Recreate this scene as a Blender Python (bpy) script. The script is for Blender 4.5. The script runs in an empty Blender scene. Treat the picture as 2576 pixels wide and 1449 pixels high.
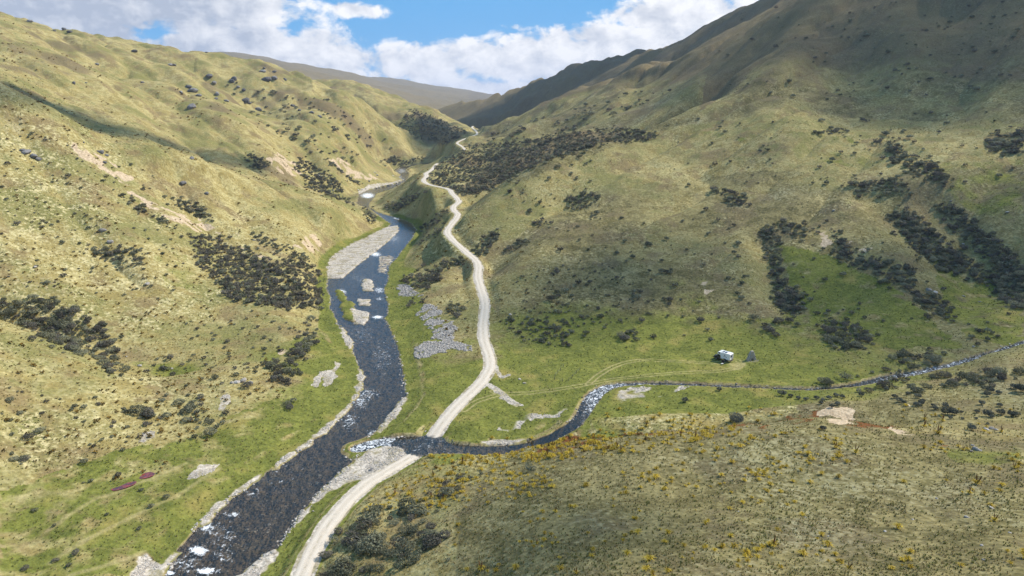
import bpy, bmesh, math, random
import numpy as np
from mathutils import Vector, Matrix

random.seed(7); rng = np.random.default_rng(7)
R = math.radians
scn = bpy.context.scene
col = scn.collection

# ------------------------------------------------------------------ camera
CAM_H = 80.0
PITCH = 14.45                      # degrees below the horizon
F_V, CX, CY = 1736.0, 1288.0, 724.5   # focal length and centre on a 2576 x 1449 survey grid
cam_d = bpy.data.cameras.new('camera'); cam = bpy.data.objects.new('camera', cam_d); col.objects.link(cam)
cam.location = (0, 0, CAM_H); cam.rotation_euler = (R(90 - PITCH), 0, 0)
cam_d.sensor_width = 36; cam_d.lens = F_V / 2576 * 36
cam_d.clip_start = 1; cam_d.clip_end = 60000
scn.camera = cam

# ------------------------------------------------------------------ light
SUN_AZ, SUN_EL = 66.0, 45.0        # degrees right of the view direction, degrees up
SUN_DIR = Vector((math.sin(R(SUN_AZ)) * math.cos(R(SUN_EL)), math.cos(R(SUN_AZ)) * math.cos(R(SUN_EL)), math.sin(R(SUN_EL))))
sun_d = bpy.data.lights.new('sun', 'SUN'); sun = bpy.data.objects.new('sun', sun_d); col.objects.link(sun)
sun_d.energy = 5.0; sun_d.angle = R(0.53); sun_d.color = (1.0, 0.93, 0.82)
sun.rotation_euler = SUN_DIR.to_track_quat('Z', 'Y').to_euler()
world = bpy.data.worlds.new('World'); scn.world = world; world.use_nodes = True
SKY_STRENGTH = 0.082
scn.view_settings.view_transform = 'Standard'; scn.view_settings.look = 'None'
scn.cycles.max_bounces = 5; scn.cycles.diffuse_bounces = 2; scn.cycles.glossy_bounces = 2; scn.cycles.transparent_max_bounces = 40; scn.cycles.volume_bounces = 0
scn.cycles.use_adaptive_sampling = True; scn.cycles.adaptive_threshold = 0.02; scn.cycles.use_denoising = True
world.cycles.sampling_method = 'MANUAL'; world.cycles.sample_map_resolution = 256
scn.view_settings.exposure = 0.38; scn.view_settings.gamma = 1.0

# ------------------------------------------------------------------ survey helpers: a sighting on the survey grid plus a height or distance gives a place
_ct, _st = math.cos(R(PITCH)), math.sin(R(PITCH))
def ray(px, py):
    dx = (np.asarray(px, float) - CX) / F_V; dy = (np.asarray(py, float) - CY) / F_V
    return dx, _ct - dy * _st, -(_st + dy * _ct)         # x, forward, up
def at_z(px, py, z):
    a, b, c = ray(px, py); t = (np.asarray(z, float) - CAM_H) / c
    return a * t, b * t, CAM_H + c * t
def at_y(px, py, y):
    a, b, c = ray(px, py); t = np.asarray(y, float) / b
    return a * t, np.asarray(y, float) + 0 * a, CAM_H + c * t
def project(x, y, z):
    zc = np.asarray(z) - CAM_H
    f = y * _ct - zc * _st; d = -(y * _st + zc * _ct)
    return CX + F_V * x / f, CY + F_V * d / f
def sstep(a, b, x):
    t = np.clip((x - a) / (b - a), 0, 1); return t * t * (3 - 2 * t)

# ------------------------------------------------------------------ numpy noise
_perm = np.random.default_rng(11).permutation(512).astype(np.int64)
_perm = np.concatenate([_perm, _perm, _perm])
_ang = np.random.default_rng(12).uniform(0, 2 * math.pi, 512)
_gx, _gy = np.cos(_ang), np.sin(_ang)
def perlin(x, y):
    xi = np.floor(x).astype(np.int64); yi = np.floor(y).astype(np.int64)
    xf = x - xi; yf = y - yi
    u = xf * xf * xf * (xf * (xf * 6 - 15) + 10); v = yf * yf * yf * (yf * (yf * 6 - 15) + 10)
    def g(ix, iy, fx, fy):
        h = _perm[(_perm[ix & 511] + iy) & 511]
        return _gx[h] * fx + _gy[h] * fy
    a = g(xi, yi, xf, yf); b = g(xi + 1, yi, xf - 1, yf)
    c = g(xi, yi + 1, xf, yf - 1); d = g(xi + 1, yi + 1, xf - 1, yf - 1)
    return (a + u * (b - a)) * (1 - v) + (c + u * (d - c)) * v
def fbm(x, y, wave, octs, gain=0.5, seed=0):
    s = 0; a = 1.0; f = 1.0 / wave
    for k in range(octs):
        s = s + a * perlin(x * f + 17.3 * k + seed * 31.7, y * f - 9.1 * k + seed * 13.9)
        a *= gain; f *= 2.03
    return s

def seg_dist(x, y, poly, vals=None):
    """distance of points to a polyline, and a value interpolated along it"""
    best = np.full(x.shape, 1e9); bv = np.zeros(x.shape)
    for i in range(len(poly) - 1):
        ax, ay = poly[i][:2]; bx, by = poly[i + 1][:2]
        ex, ey = bx - ax, by - ay; L = ex * ex + ey * ey + 1e-9
        t = np.clip(((x - ax) * ex + (y - ay) * ey) / L, 0, 1)
        d = np.hypot(x - ax - t * ex, y - ay - t * ey)
        m = d < best; best = np.where(m, d, best)
        if vals is not None: bv = np.where(m, vals[i] + t * (vals[i + 1] - vals[i]), bv)
    return best, bv
def inside(x, y, poly):
    r = np.zeros(x.shape, bool); n = len(poly)
    for i in range(n):
        ax, ay = poly[i][:2]; bx, by = poly[(i + 1) % n][:2]
        c = ((ay > y) != (by > y)) & (x < (bx - ax) * (y - ay) / (by - ay + 1e-12) + ax)
        r ^= c
    return r
def poly_sd(x, y, poly):
    """signed distance, positive inside"""
    d, _ = seg_dist(x, y, list(poly) + [poly[0]])
    return np.where(inside(x, y, poly), d, -d)
def smooth_line(pts, n=4):
    """Catmull-Rom"""
    p = [np.array(q, float) for q in pts]; out = []
    p = [2 * p[0] - p[1]] + p + [2 * p[-1] - p[-2]]
    for i in range(1, len(p) - 2):
        for k in range(n):
            t = k / n
            out.append(0.5 * ((2 * p[i]) + (-p[i-1] + p[i+1]) * t + (2*p[i-1] - 5*p[i] + 4*p[i+1] - p[i+2]) * t*t + (-p[i-1] + 3*p[i] - 3*p[i+1] + p[i+2]) * t**3))
    out.append(p[-2]); return np.array(out)

# ------------------------------------------------------------------ the valley survey
def river_z(y): return np.interp(y, [60, 110, 160, 300, 500, 900, 1400], [-1.0, -0.6, -0.2, 0.9, 2.4, 6.0, 12.0])
def on_river(pts):
    out = []
    for px, py in pts:
        z = 0.0
        for _ in range(12):
            x, y, _z = at_z(px, py, z); z = 0.5 * z + 0.5 * float(river_z(y))
        out.append((float(x), float(y), float(river_z(y))))
    return out
RIV_L_PX = [(345,1560),(372,1500),(400,1449),(450,1380),(490,1330),(540,1280),(610,1230),(690,1175),(760,1125),(830,1070),(880,1020),(905,965),(902,920),(880,870),(862,835),(849,818),(839,789),(830,777),(831,746),(821,728),(824,698),(824,672),(830,650),(851,635),(890,611),(917,600),(947,584),(977,571),(983,563),(971,556),(932,527),(905,517),(896,511),(900,502),(902,487),(926,479),(992,463),(1013,454),(1004,445),(1007,439),(995,430),(1007,421),(1022,418),(1050,413),(1090,408)]
RIV_R_PX = [(560,1560),(610,1500),(650,1449),(690,1395),(720,1350),(755,1300),(800,1245),(850,1205),(893,1160),(925,1135),(930,1105),(975,1065),(1005,1030),(1022,1000),(1017,950),(1008,910),(1000,870),(985,835),(977,818),(968,800),(975,793),(977,770),(972,752),(966,728),(977,703),(977,685),(981,667),(1003,644),(1014,628),(1036,601),(1047,578),(1037,563),(1022,556),(989,545),(954,536),(930,523),(927,514),(939,500),(947,487),(992,473),(1022,455),(1031,436),(1020,427),(1034,418),(1060,414),(1095,411)]
RIV_L, RIV_R = on_river(RIV_L_PX), on_river(RIV_R_PX)
RIVER = np.array(RIV_L + RIV_R[::-1])

# the tributary: centre line, half width
STREAM_PX = [(905,1128,-0.2,2.2),(960,1113,-0.1,2.3),(1010,1113,0.1,2.8),(1065,1118,0.3,4.6),(1120,1130,0.35,3.4),(1200,1137,0.4,3.0),(1280,1135,0.5,2.8),(1335,1124,0.7,2.1),(1385,1102,1.0,1.5),(1430,1078,1.4,1.6),(1462,1050,1.7,1.8),(1478,1020,2.0,2.2),(1500,992,2.3,2.2),(1530,975,2.5,1.9),(1580,968,2.7,1.2),(1650,966,3.0,1.0),(1800,971,3.5,.95),(1950,978,4.2,.9),(2060,980,4.8,.9),(2150,970,5.3,1.3),(2230,952,5.8,1.6),(2310,938,6.4,1.5),(2380,922,7.2,1.3),(2440,905,8.2,1.2),(2520,880,9.6,.8),(2620,845,11.5,.8)]
STREAM = np.array([list(map(float, at_z(a, b, z))) + [w] for a, b, z, w in STREAM_PX])
STREAM = smooth_line(STREAM, 3)

# the gravel road: centre line with heights
ROAD_PX = [(690,1600,1.6),(725,1520,1.5),(758,1449,1.4),(790,1380,1.3),(830,1315,1.2),(870,1266,1.0),(920,1219,0.8),(970,1187,0.5),(1020,1158,0.25),(1052,1137,0.05),(1078,1114,0.0),(1094,1092,0.45),(1106,1074,1.0),(1128,1045,1.6),(1165,1005,2.0),(1205,968,2.3),(1230,930,2.6),(1232,900,3.0),(1222,870,3.6),(1217,850,4.0),(1215,817,4.8),(1219,783,5.8),(1219,756,6.8),(1209,723,8.2),(1202,696,9.6),(1204,669,11.2),(1195,653,12.4),(1175,636,13.6),(1152,616,15.2),(1132,596,17.0),(1125,582,18.2),(1135,565,19.6),(1148,549,20.8),(1152,539,21.4),(1142,529,21.8),(1142,518.6,22.4),(1154,508,23.0),(1149,498,23.6),(1138,487,24.2),(1131,477,24.8),(1112,471,25),(1091,467,25.2),(1071,460,25.5),(1066,452,26),(1073,443,26.6),(1072,436,27.2),(1084,429,27.8)]
ROAD = [list(map(float, at_z(a, b, z))) for a, b, z in ROAD_PX]
ROAD_FAR_PX = [(1088,424,700),(1095,416,730),(1104,411,750),(1130,421,775),(1160,405,800),(1174,386,824),(1166,372,840),(1157,365,862),(1150,360,885),(1158,354,905),(1170,349,925),(1185,343,960),(1200,337,1000),(1196,328,1130),(1188,321,1260),(1190,317,1330)]
ROAD += [list(map(float, at_y(a, b, y))) for a, b, y in ROAD_FAR_PX]
ROAD = smooth_line(ROAD, 4)
ROAD_HALF = 1.72

CTRL = []
def Z(px, py, z): CTRL.append(tuple(map(float, at_z(px, py, z))))
def Y(px, py, y): CTRL.append(tuple(map(float, at_y(px, py, y))))
for i in range(0, len(RIVER), 2): CTRL.append((RIVER[i][0], RIVER[i][1], RIVER[i][2] + 0.35))
for i in range(0, len(STREAM), 3): CTRL.append((STREAM[i][0], STREAM[i][1], STREAM[i][2] + 0.35))
for i in range(0, len(ROAD), 4): CTRL.append((ROAD[i][0], ROAD[i][1], ROAD[i][2]))
# left flats and the low spur at the lower left
for p in [(0,1449,4),(200,1449,2.5),(300,1449,1.2),(0,1300,5),(200,1300,3.4),(400,1300,1.6),(0,1250,6),(200,1180,5),(450,1100,3.6),(600,1150,1.6),(650,1050,3.2),(800,1000,1.4),(830,900,1.3),(500,1200,2.2),
          (0,1150,9.5),(200,1060,8.5),(0,1000,15),(150,970,12.5),(330,1010,7),(0,810,22),(100,850,18.5),(200,890,14.5),(330,965,8.5),
          (-250,1449,8),(-250,1150,18),(-250,900,30),(-250,760,36),
          (0,775,19.5),(150,815,15),(280,880,10),(450,980,5.5),(600,960,4.6),(720,965,3.0),(790,870,2.6)]: Z(*p)
# left middle spur, face and crest
for p in [(0,700,225),(0,600,247),(0,500,272),(0,400,297),(0,300,320),(0,240,334),(-300,600,240),(-300,300,300),(-300,100,330),
          (150,720,232),(150,550,275),(150,400,318),(150,297,345),(230,331,360),(300,650,262),(300,500,312),(300,420,342),(300,347,372),(300,800,228),
          (400,700,258),(400,550,312),(400,370,388),(450,850,222),(480,392,402),(550,700,275),(550,550,338),(550,422,415),(600,850,227),(600,640,305),
          (700,600,345),(700,500,402),(700,462,432),(700,740,262),(760,700,288),(780,600,362),(800,490,448),(850,540,418),(860,600,372),(900,513,478)]: Y(*p)
# behind the middle spur: gully and the big left hill
for p in [(0,226,440),(120,270,450),(230,318,468),(480,381,515),(620,420,540),(700,450,560),(800,475,590),(870,490,610),
          (0,180,500),(0,130,575),(0,75,650),(0,32,720),(-300,150,500),(-300,-60,760),(200,200,590),(200,140,680),(200,86,770),(350,250,590),(350,180,690),(352,132,770),(440,167,790),(503,195,800),
          (450,330,560),(500,260,650),(600,350,600),(600,260,720),(700,400,605),(700,320,680),(750,440,600),(780,380,660),(800,300,780),(850,430,660),(900,460,680),(900,380,760),(950,420,780),(980,400,830),(1000,410,860)]: Y(*p)
# its second crest behind
for p in [(190,83,900),(370,106,960),(480,119,1000),(540,134,1020),(600,152,1020),(653,171,1000),(720,203,1000),(560,200,860),(650,230,850),(760,230,980),(800,260,900),(900,300,960),(1000,350,1000),(1040,390,960)]: Y(*p)
# last left spur that closes the valley
for p in [(760,201,1350),(857,205,1350),(907,215,1330),(991,252,1300),(1031,266,1280),(1075,277,1250),(1118,292,1210),(1150,313,1170),(1183,335,1120),(900,260,1150),(1000,310,1120),(1060,350,1060),(1100,370,1010),(1110,330,1130)]: Y(*p)
# the far range
for p in [(523,132,3600),(637,157,3900),(737,166,4200),(857,190,4700),(924,197,5100),(984,212,5500),(1044,220,6000),(1192,231,7200),(1272,246,7800),(1400,262,8600),(300,150,3400),(0,80,3200),(-400,60,2900),(-400,60,5000),
          (900,240,2900),(1000,256,3000),(1080,272,3100),(1118,285,3000),(1200,262,4600),(1250,270,4400)]: Y(*p)
# far right spur
for p in [(1118,291,1900),(1158,282,1860),(1209,269,1820),(1276,247,1780),(1316,226,1750),(1359,209,1720),(1410,192,1700),(1470,165,1680),(1544,150,1660),(1594,137,1640),(1688,128,1600),(1760,105,1560),(1900,40,1500),(2200,-60,1400),
          (1200,300,1560),(1300,280,1480),(1400,245,1400),(1160,300,1650),(1190,320,1320),(1230,308,1280),(1290,295,1260),(1215,330,1180)]: Y(*p)
# right spur with the road cut
for p in [(1197,334,1010),(1256,309,1010),(1326,286,990),(1393,249,960),(1443,229,940),(1483,215,920),(1544,202,900),(1628,175,870),(1719,145,840),(1790,101,800),(1900,51,770),(2000,-8,740),(2150,-90,700),(2576,-320,640),(2900,-400,600),
          (1250,340,880),(1350,310,830),(1170,379,715),(1215,352,730),(1290,319,750),(1130,400,690),(1300,370,660),(1220,400,655),(1400,320,700),(1500,270,720),(1600,250,690),(1700,200,700),
          (1180,450,560),(1250,420,560),(1350,375,570),(1450,340,580),(1560,315,590),(1640,300,585),(1170,500,440),(1220,470,470),(1300,425,500),(1400,388,520),(1500,358,535),(1594,339,545),(1660,312,560),(1720,284,560),
          (1760,230,575),(1814,190,590),(1880,130,615),(1948,68,650)]: Y(*p)
# right front spur and the big face
for p in [(1232,487,405),(1292,443,420),(1359,406,435),(1443,373,450),(1513,353,460),(1594,343,466),(1644,323,480),(1719,292,495),(1800,240,520),
          (1850,290,455),(1900,230,490),(1980,130,545),(2100,100,560),(2200,0,610),(2100,200,500),(2300,280,415),(2300,200,455),(2300,100,520),(2400,0,570),(2500,100,490),(2576,280,385),(2576,180,430),(2576,0,525),(2850,300,330),(2850,0,450),
          (2000,330,405),(2000,450,352),(2000,560,312),(2000,700,266),(1850,380,402),(1850,500,346),(1850,620,297),(1850,750,252),
          (1700,360,440),(1700,450,382),(1700,560,330),(1700,700,270),(1560,420,402),(1560,560,335),(1560,700,272),(1450,500,368),(1450,620,308),(1450,750,258),(1300,530,362),(1300,560,345),(1300,650,298),(1300,760,256),
          (2150,330,402),(2150,450,345),(2150,560,305),(2150,700,263),(2300,450,332),(2300,560,295),(2300,700,255),(2450,400,340),(2450,600,278),(2450,750,240),(2576,450,310),(2576,600,268),(2576,750,232),(2850,600,240),(2850,800,190),(2700,900,176)]: Y(*p)
# right flats by the tributary
for p in [(1290,850,3.4),(1280,900,2.6),(1330,960,2.3),(1300,1040,1.6),(1200,1080,1.4),(1180,1110,1.0),(1350,1080,1.6),(1450,850,4.0),(1500,900,3.2),(1450,960,2.8),(1700,850,4.4),(1700,920,3.8),(1830,908,4.2),(1950,860,6),(1950,930,4.6),(2100,860,7.5),(2150,930,6.2),(2300,820,10),(2300,890,8),(2450,850,11),
          (1000,1080,1.2),(1040,1040,1.6),(1100,1000,2.0),(1050,900,1.8),(1100,820,3.4),(1150,760,5.5),(1050,820,1.9),(1100,920,2.2),(1160,900,2.6),(1020,740,2.0),(1060,700,4.5),(1120,690,8),(1050,640,6),(1090,610,10),(1020,660,2.6)]: Z(*p)
for p in [(1080,560,415),(1100,530,420),(1050,530,465),(1000,520,512),(1060,500,490),(1100,485,478),(1020,490,550),(980,495,575),(1050,470,530),(1040,445,610),(1060,430,645)]: Y(*p)
# beyond the stream and the near hill on the right
for p in [(1600,1010,3.2),(1700,1040,4.0),(1855,1072,5.5),(1500,1060,3.0),(1550,1085,4.0),(1420,1105,2.6),(1900,1010,5.2),(2100,1010,7.5),(2300,985,9.5),(2300,1050,11.5),(2450,1000,12),(2576,950,13.5),(2576,1050,14.5),(2000,1034,8),(2150,1040,10),(2520,905,12.5),(2700,1000,17),
          (1330,1122,3.2),(1420,1112,6.0),(1500,1100,8.0),(1600,1091,9.4),(1700,1083,10.4),(1850,1066,11.6),(2000,1050,12.8),(2080,1046,13.2),(2150,1056,13.6),(2300,1086,14.6),(2450,1100,15.6),(2576,1110,17),(2850,1150,22),
          (1100,1152,1.6),(1200,1160,3.4),(1300,1165,6.0),(1150,1200,4.4),(1050,1200,2.8),(1000,1230,2.8),(960,1260,2.8),(1200,1250,7.4),(1100,1300,5.8),(1000,1330,4.0),(930,1330,3.2),(880,1400,3.2),(840,1449,2.8),(960,1449,5.0),(1100,1449,9.0),(1200,1400,11.0),(1250,1449,14.5),
          (1350,1250,12.4),(1350,1350,16.2),(1500,1200,13.4),(1500,1300,18.0),(1500,1449,23.5),(1750,1200,15.0),(1750,1320,20),(1750,1449,26),(2000,1200,16.6),(2000,1300,20.0),(2000,1449,26.5),(2300,1200,18),(2300,1449,27.5),(2576,1250,21),(2576,1449,29),(2850,1449,34),(2000,1800,40),(2850,1900,50),(1300,1800,26),(900,1800,8),(500,1800,0),(0,1900,6)]: Z(*p)
CTRL = np.array(CTRL)

def uv(x, y): return x / y * 1.9, np.log(np.maximum(y, 1.0))
_cu, _cv = uv(CTRL[:, 0], CTRL[:, 1])
_cz = np.arcsinh(CTRL[:, 2] / 12.0)             # compress heights so that far crests do not ring
def _tps(r2): return 0.5 * r2 * np.log(r2 + 1e-12)
_n = len(_cu)
_A = np.zeros((_n + 3, _n + 3))
_A[:_n, :_n] = _tps((_cu[:, None] - _cu) ** 2 + (_cv[:, None] - _cv) ** 2) + np.eye(_n) * 1e-4
_A[:_n, _n] = 1; _A[:_n, _n + 1] = _cu; _A[:_n, _n + 2] = _cv; _A[_n:, :_n] = _A[:_n, _n:].T
_w = np.linalg.solve(_A, np.concatenate([_cz, [0, 0, 0]]))
def tps_eval(u, v):
    out = np.empty(u.shape)
    for s in range(0, len(u), 8000):
        r2 = (u[s:s+8000, None] - _cu) ** 2 + (v[s:s+8000, None] - _cv) ** 2
        out[s:s+8000] = (0.5 * r2 * np.log(r2 + 1e-12)) @ _w[:_n] + _w[_n] + _w[_n + 1] * u[s:s+8000] + _w[_n + 2] * v[s:s+8000]
    return out
def cubic_rows(q, lo, hi, n):
    """Catmull-Rom weights from n even samples on [lo, hi] to positions q"""
    f = np.clip((q - lo) / (hi - lo) * (n - 1), 1, n - 2.001); i = f.astype(int); t = f - i
    W = np.zeros((len(q), n)); r = np.arange(len(q))
    for k, w in ((-1, -t + 2*t*t - t**3), (0, 2 - 5*t*t + 3*t**3), (1, t + 4*t*t - 3*t**3), (2, -t*t + t**3)):
        np.add.at(W, (r, np.clip(i + k, 0, n - 1)), 0.5 * w)
    return W
def tps_grid(gu, gv, nu=230, nv=230):
    u0, u1, v0, v1 = gu[0] - 0.03, gu[-1] + 0.03, gv[0] - 0.08, gv[-1] + 0.08
    cu, cv = np.meshgrid(np.linspace(u0, u1, nu), np.linspace(v0, v1, nv))
    c = tps_eval(cu.ravel() * 1.9, cv.ravel()).reshape(nv, nu)
    return 12.0 * np.sinh(cubic_rows(gv, v0, v1, nv) @ c @ cubic_rows(gu, u0, u1, nu).T)

# ------------------------------------------------------------------ terrain grid
gu = np.concatenate([np.linspace(-1.15, -0.80, 40)[:-1], np.linspace(-0.80, 0.80, 780), np.linspace(0.80, 1.15, 40)[1:]])
gv = np.concatenate([np.linspace(math.log(38), math.log(72), 60)[:-1], np.linspace(math.log(72), math.log(640), 640)[:-1], np.linspace(math.log(640), math.log(1700), 130)[:-1], np.linspace(math.log(1700), math.log(13000), 110)])
GU, GV = np.meshgrid(gu, gv)                   # rows run away from the camera
GY = np.exp(GV); GX = GU * GY
H = tps_grid(gu, gv)
H = np.where(H > 380, 380 + 160 * np.tanh((H - 380) / 160), H)
print('terrain', H.shape, H.min(), H.max())

def grid_dist(poly, vals=None, reach=15.0):
    """distance of grid points to a polyline, looked up only near it"""
    poly = np.asarray(poly, float)
    d = np.full(H.shape, 1e3); out = [np.zeros(H.shape) for _ in (vals or [])]
    for i in range(len(poly) - 1):
        (ax, ay), (bx, by) = poly[i][:2], poly[i + 1][:2]
        y0, y1 = min(ay, by) - reach, max(ay, by) + reach
        x0, x1 = min(ax, bx) - reach, max(ax, bx) + reach
        j0, j1 = np.searchsorted(gv, [math.log(max(y0, 1)), math.log(max(y1, 1.1))])
        us = [x0 / max(y0, 1), x0 / y1, x1 / max(y0, 1), x1 / y1]
        i0, i1 = np.searchsorted(gu, [min(us), max(us)])
        if j1 <= j0 or i1 <= i0: continue
        sl = (slice(j0, j1), slice(i0, i1)); x = GX[sl]; y = GY[sl]
        ex, ey = bx - ax, by - ay; L = ex * ex + ey * ey + 1e-9
        t = np.clip(((x - ax) * ex + (y - ay) * ey) / L, 0, 1)
        dd = np.hypot(x - ax - t * ex, y - ay - t * ey); m = dd < d[sl]
        d[sl] = np.where(m, dd, d[sl])
        for o, v in zip(out, vals or []): o[sl] = np.where(m, v[i] + t * (v[i + 1] - v[i]), o[sl])
    return (d, *out)
def grid_sd(poly, reach=15.0):
    poly = np.asarray(poly, float)
    (d,) = grid_dist(np.vstack([poly, poly[:1]])[:, :2], None, reach)
    m = np.zeros(H.shape, bool)
    j0, j1 = np.searchsorted(gv, [math.log(max(poly[:, 1].min(), 2) ) , math.log(poly[:, 1].max())])
    j0 = max(j0 - 1, 0); m[j0:j1 + 1] = inside(GX[j0:j1 + 1], GY[j0:j1 + 1], poly)
    return np.where(m, d, -d)

# gullies cut behind the spurs: (sightings with distance), shift away, depth from head to mouth, width
GULLIES = [
 ([(-200,720,195),(0,810,196),(100,850,192),(200,890,188),(330,965,182)], 15, (9, 4.0), 11),
 ([(-250,190,330),(0,240,334),(150,297,345),(230,331,360),(300,347,372),(400,370,388),(480,392,402),(550,422,415),(700,462,432),(800,490,448)], 66, (28, 10), 34),
 ([(200,86,770),(352,132,770),(440,167,790),(503,195,800),(600,250,760)], 130, (28, 16), 68),
 ([(370,106,960),(540,134,1020),(653,171,1000),(720,203,1000),(850,270,980)], 205, (42, 28), 95),
 ([(760,201,1350),(907,215,1330),(1031,266,1280),(1118,292,1210),(1150,313,1170)], 520, (120, 70), 230),
 ([(1232,487,405),(1292,443,420),(1359,406,435),(1443,373,450),(1513,353,460),(1594,343,466),(1644,323,480),(1719,292,495)], 48, (22, 38), 24),
 ([(1719,292,530),(1760,230,575),(1814,190,590),(1880,130,615),(1948,68,650)], 0, (16, 8), 20),
 ([(1197,334,1010),(1256,309,1010),(1326,286,990),(1393,249,960),(1483,215,920),(1628,175,870),(1719,145,840),(1900,51,770)], 215, (34, 55), 105),
 ([(430,500,338),(560,600,322),(680,700,280),(800,790,252)], 0, (5, 3), 12),
 ([(1420,505,370),(1330,560,338),(1260,610,318),(1215,640,305)], 0, (4, 6), 12),
 ([(1930,585,300),(1938,660,280),(1948,740,256),(1985,790,244)], 0, (4, 3), 7),
 ([(2200,480,325),(2300,580,290),(2400,660,265),(2500,715,245)], 0, (5, 5), 10),
 ([(2330,500,312),(2450,590,280),(2560,690,250)], 0, (5, 5), 9),
 ([(1060,640,330),(1130,600,345)], 6, (3, 3), 9),
 ([(1400,1112,147),(1500,1100,143),(1700,1083,141),(2000,1050,143.6),(2150,1056,141),(2300,1086,136)], 11, (2.6, 2.6), 7),
 ([(900,300,960),(960,350,920),(1000,400,860)], 0, (14, 10), 40),
 ([(640,230,870),(700,320,720),(760,400,650),(820,460,620)], 0, (12, 10), 34),
 ([(300,180,700),(420,290,600),(520,370,540)], 0, (9, 9), 30),
 ([(1400,320,700),(1300,372,690),(1230,410,660)], 0, (9, 9), 28),
 ([(1112,414,715),(1170,379,730),(1215,352,745),(1290,319,770)], 48, (12, 18), 30),
 ([(2080,60,590),(2150,160,520),(2230,250,440)], 0, (7, 6), 26),
 ([(2420,30,560),(2400,150,480),(2350,260,420)], 0, (7, 6), 24),
]
for pts, shift, (d0, d1), wd in GULLIES:
    P = np.array([[float(v) for v in at_y(a, b, y)] for a, b, y in pts]); P[:, 1] += shift
    P = smooth_line(P[:, :2], 3); dep = np.linspace(d0, d1, len(P))
    P[:, 0] += 0.25 * wd * fbm(P[:, 0], P[:, 1], wd * 3, 2, .5, 5)
    d, dv = grid_dist(P, [dep], wd * 2.6)
    H = H - np.where(d < 900, dv * np.exp(-(d / wd) ** 2), 0)

# relief on the slopes
rz = river_z(GY)
hill = sstep(3, 22, H - rz - 3)
far = np.clip(GY / 320.0, 0.35, 6.0)
H = H + 46 * fbm(GX, GY, 900, 3, .5, 22) * sstep(2400, 3600, GY)
H = H + hill * far * (1 - .8 * sstep(1500, 2600, GY)) * (1.7 * fbm(GX, GY, 42, 3, 0.5, 1) + 2.4 * fbm(GX, GY, 105, 2, 0.5, 15) * sstep(230, 420, GY))
rw = sstep(-60, 60, GX + 0.06 * GY)
def folds(wave, seed, long=3.6):
    """spurs and runnels that run down the slope towards the river"""
    wx = GX + 0.3 * wave * fbm(GX, GY, wave * 1.6, 2, .5, seed + 1); out = 0
    for sgn, wt in ((1.0, 1 - rw), (-1.0, rw)):
        along = (sgn * 0.80 * wx - 0.60 * GY) / long; across = sgn * 0.60 * wx + 0.80 * GY
        out = out + wt * fbm(along, across, wave, 2, .45, seed)
    return out
f1 = folds(58, 70); f2 = folds(23, 74)
H = H + hill * np.clip(far, .4, 2.6) * (2.6 * f1 - 2.2 * np.clip(1 - np.abs(f1) * 4, 0, 1) ** 2) * sstep(140, 230, GY) * (1 - .85 * sstep(1500, 2600, GY))
H = H + hill * (1 - sstep(900, 1500, GY)) * np.clip(far, .4, 1.8) * (0.8 * f2 - 0.6 * np.clip(1 - np.abs(f2) * 4, 0, 1) ** 2)
H = H + hill * sstep(300, 1200, GY) * 9 * fbm(GX, GY, 230, 3, 0.5, 2)
H = H + hill * (1 - sstep(700, 1200, GY)) * 0.45 * fbm(GX, GY, 9, 2, 0.5, 3) + 0.16 * fbm(GX, GY, 5.5, 2, 0.5, 4) * sstep(0.2, 1.2, H - rz)

# hold the surveyed crest lines
CRESTS = [[(0,240,334),(150,297,345),(230,331,360),(300,347,372),(400,370,388),(480,392,402),(550,422,415),(700,462,432),(800,490,448)],
          [(-100,8,900),(0,34,900),(100,62,900),(190,84,900),(280,97,930),(370,106,960)], [(0,32,720),(200,86,770),(352,132,770),(440,167,790),(503,195,800)], [(370,106,960),(480,119,1000),(540,134,1020),(600,152,1020),(653,171,1000),(720,203,1000)],
          [(760,201,1350),(857,205,1350),(907,215,1330),(991,252,1300),(1031,266,1280),(1075,277,1250),(1118,292,1210),(1150,313,1170),(1183,335,1120)],
          [(523,132,3600),(637,157,3900),(737,166,4200),(857,190,4700),(924,197,5100),(984,212,5500),(1044,220,6000),(1192,231,7200),(1272,246,7800)],
          [(1118,291,1900),(1158,282,1860),(1209,269,1820),(1276,247,1780),(1316,226,1750),(1359,209,1720),(1410,192,1700),(1470,165,1680),(1544,150,1660),(1594,137,1640),(1688,128,1600),(1760,105,1560)],
          [(1197,334,1010),(1256,309,1010),(1326,286,990),(1393,249,960),(1443,229,940),(1483,215,920),(1544,202,900),(1628,175,870),(1719,145,840),(1790,101,800),(1900,51,770),(2000,-8,740)],
          [(1232,487,405),(1292,443,420),(1359,406,435),(1443,373,450),(1513,353,460),(1594,343,466),(1644,323,480),(1719,292,495)]]
num = np.zeros(H.shape); den = np.full(H.shape, 0.02)
for line in CRESTS:
    P = smooth_line([[float(v) for v in at_y(a, b, y)] for a, b, y in line], 4)
    j = np.clip(np.searchsorted(gv, np.log(P[:, 1])), 0, len(gv) - 1); i = np.clip(np.searchsorted(gu, P[:, 0] / P[:, 1]), 0, len(gu) - 1)
    for k in range(len(P)):
        r_ = P[k, 2] - H[j[k], i[k]]; u0, v0 = P[k, 0] / P[k, 1], math.log(P[k, 1])
        a0, a1 = np.searchsorted(gu, [u0 - .10, u0 + .10]); b0, b1 = np.searchsorted(gv, [v0 - .13, v0 + .13])
        w = np.exp(-((GU[b0:b1, a0:a1] - u0) / .028) ** 2 - ((GV[b0:b1, a0:a1] - v0) / .040) ** 2)
        num[b0:b1, a0:a1] += w * r_; den[b0:b1, a0:a1] += w
H = H + num / den * np.clip(den * 4, 0, 1)
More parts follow.
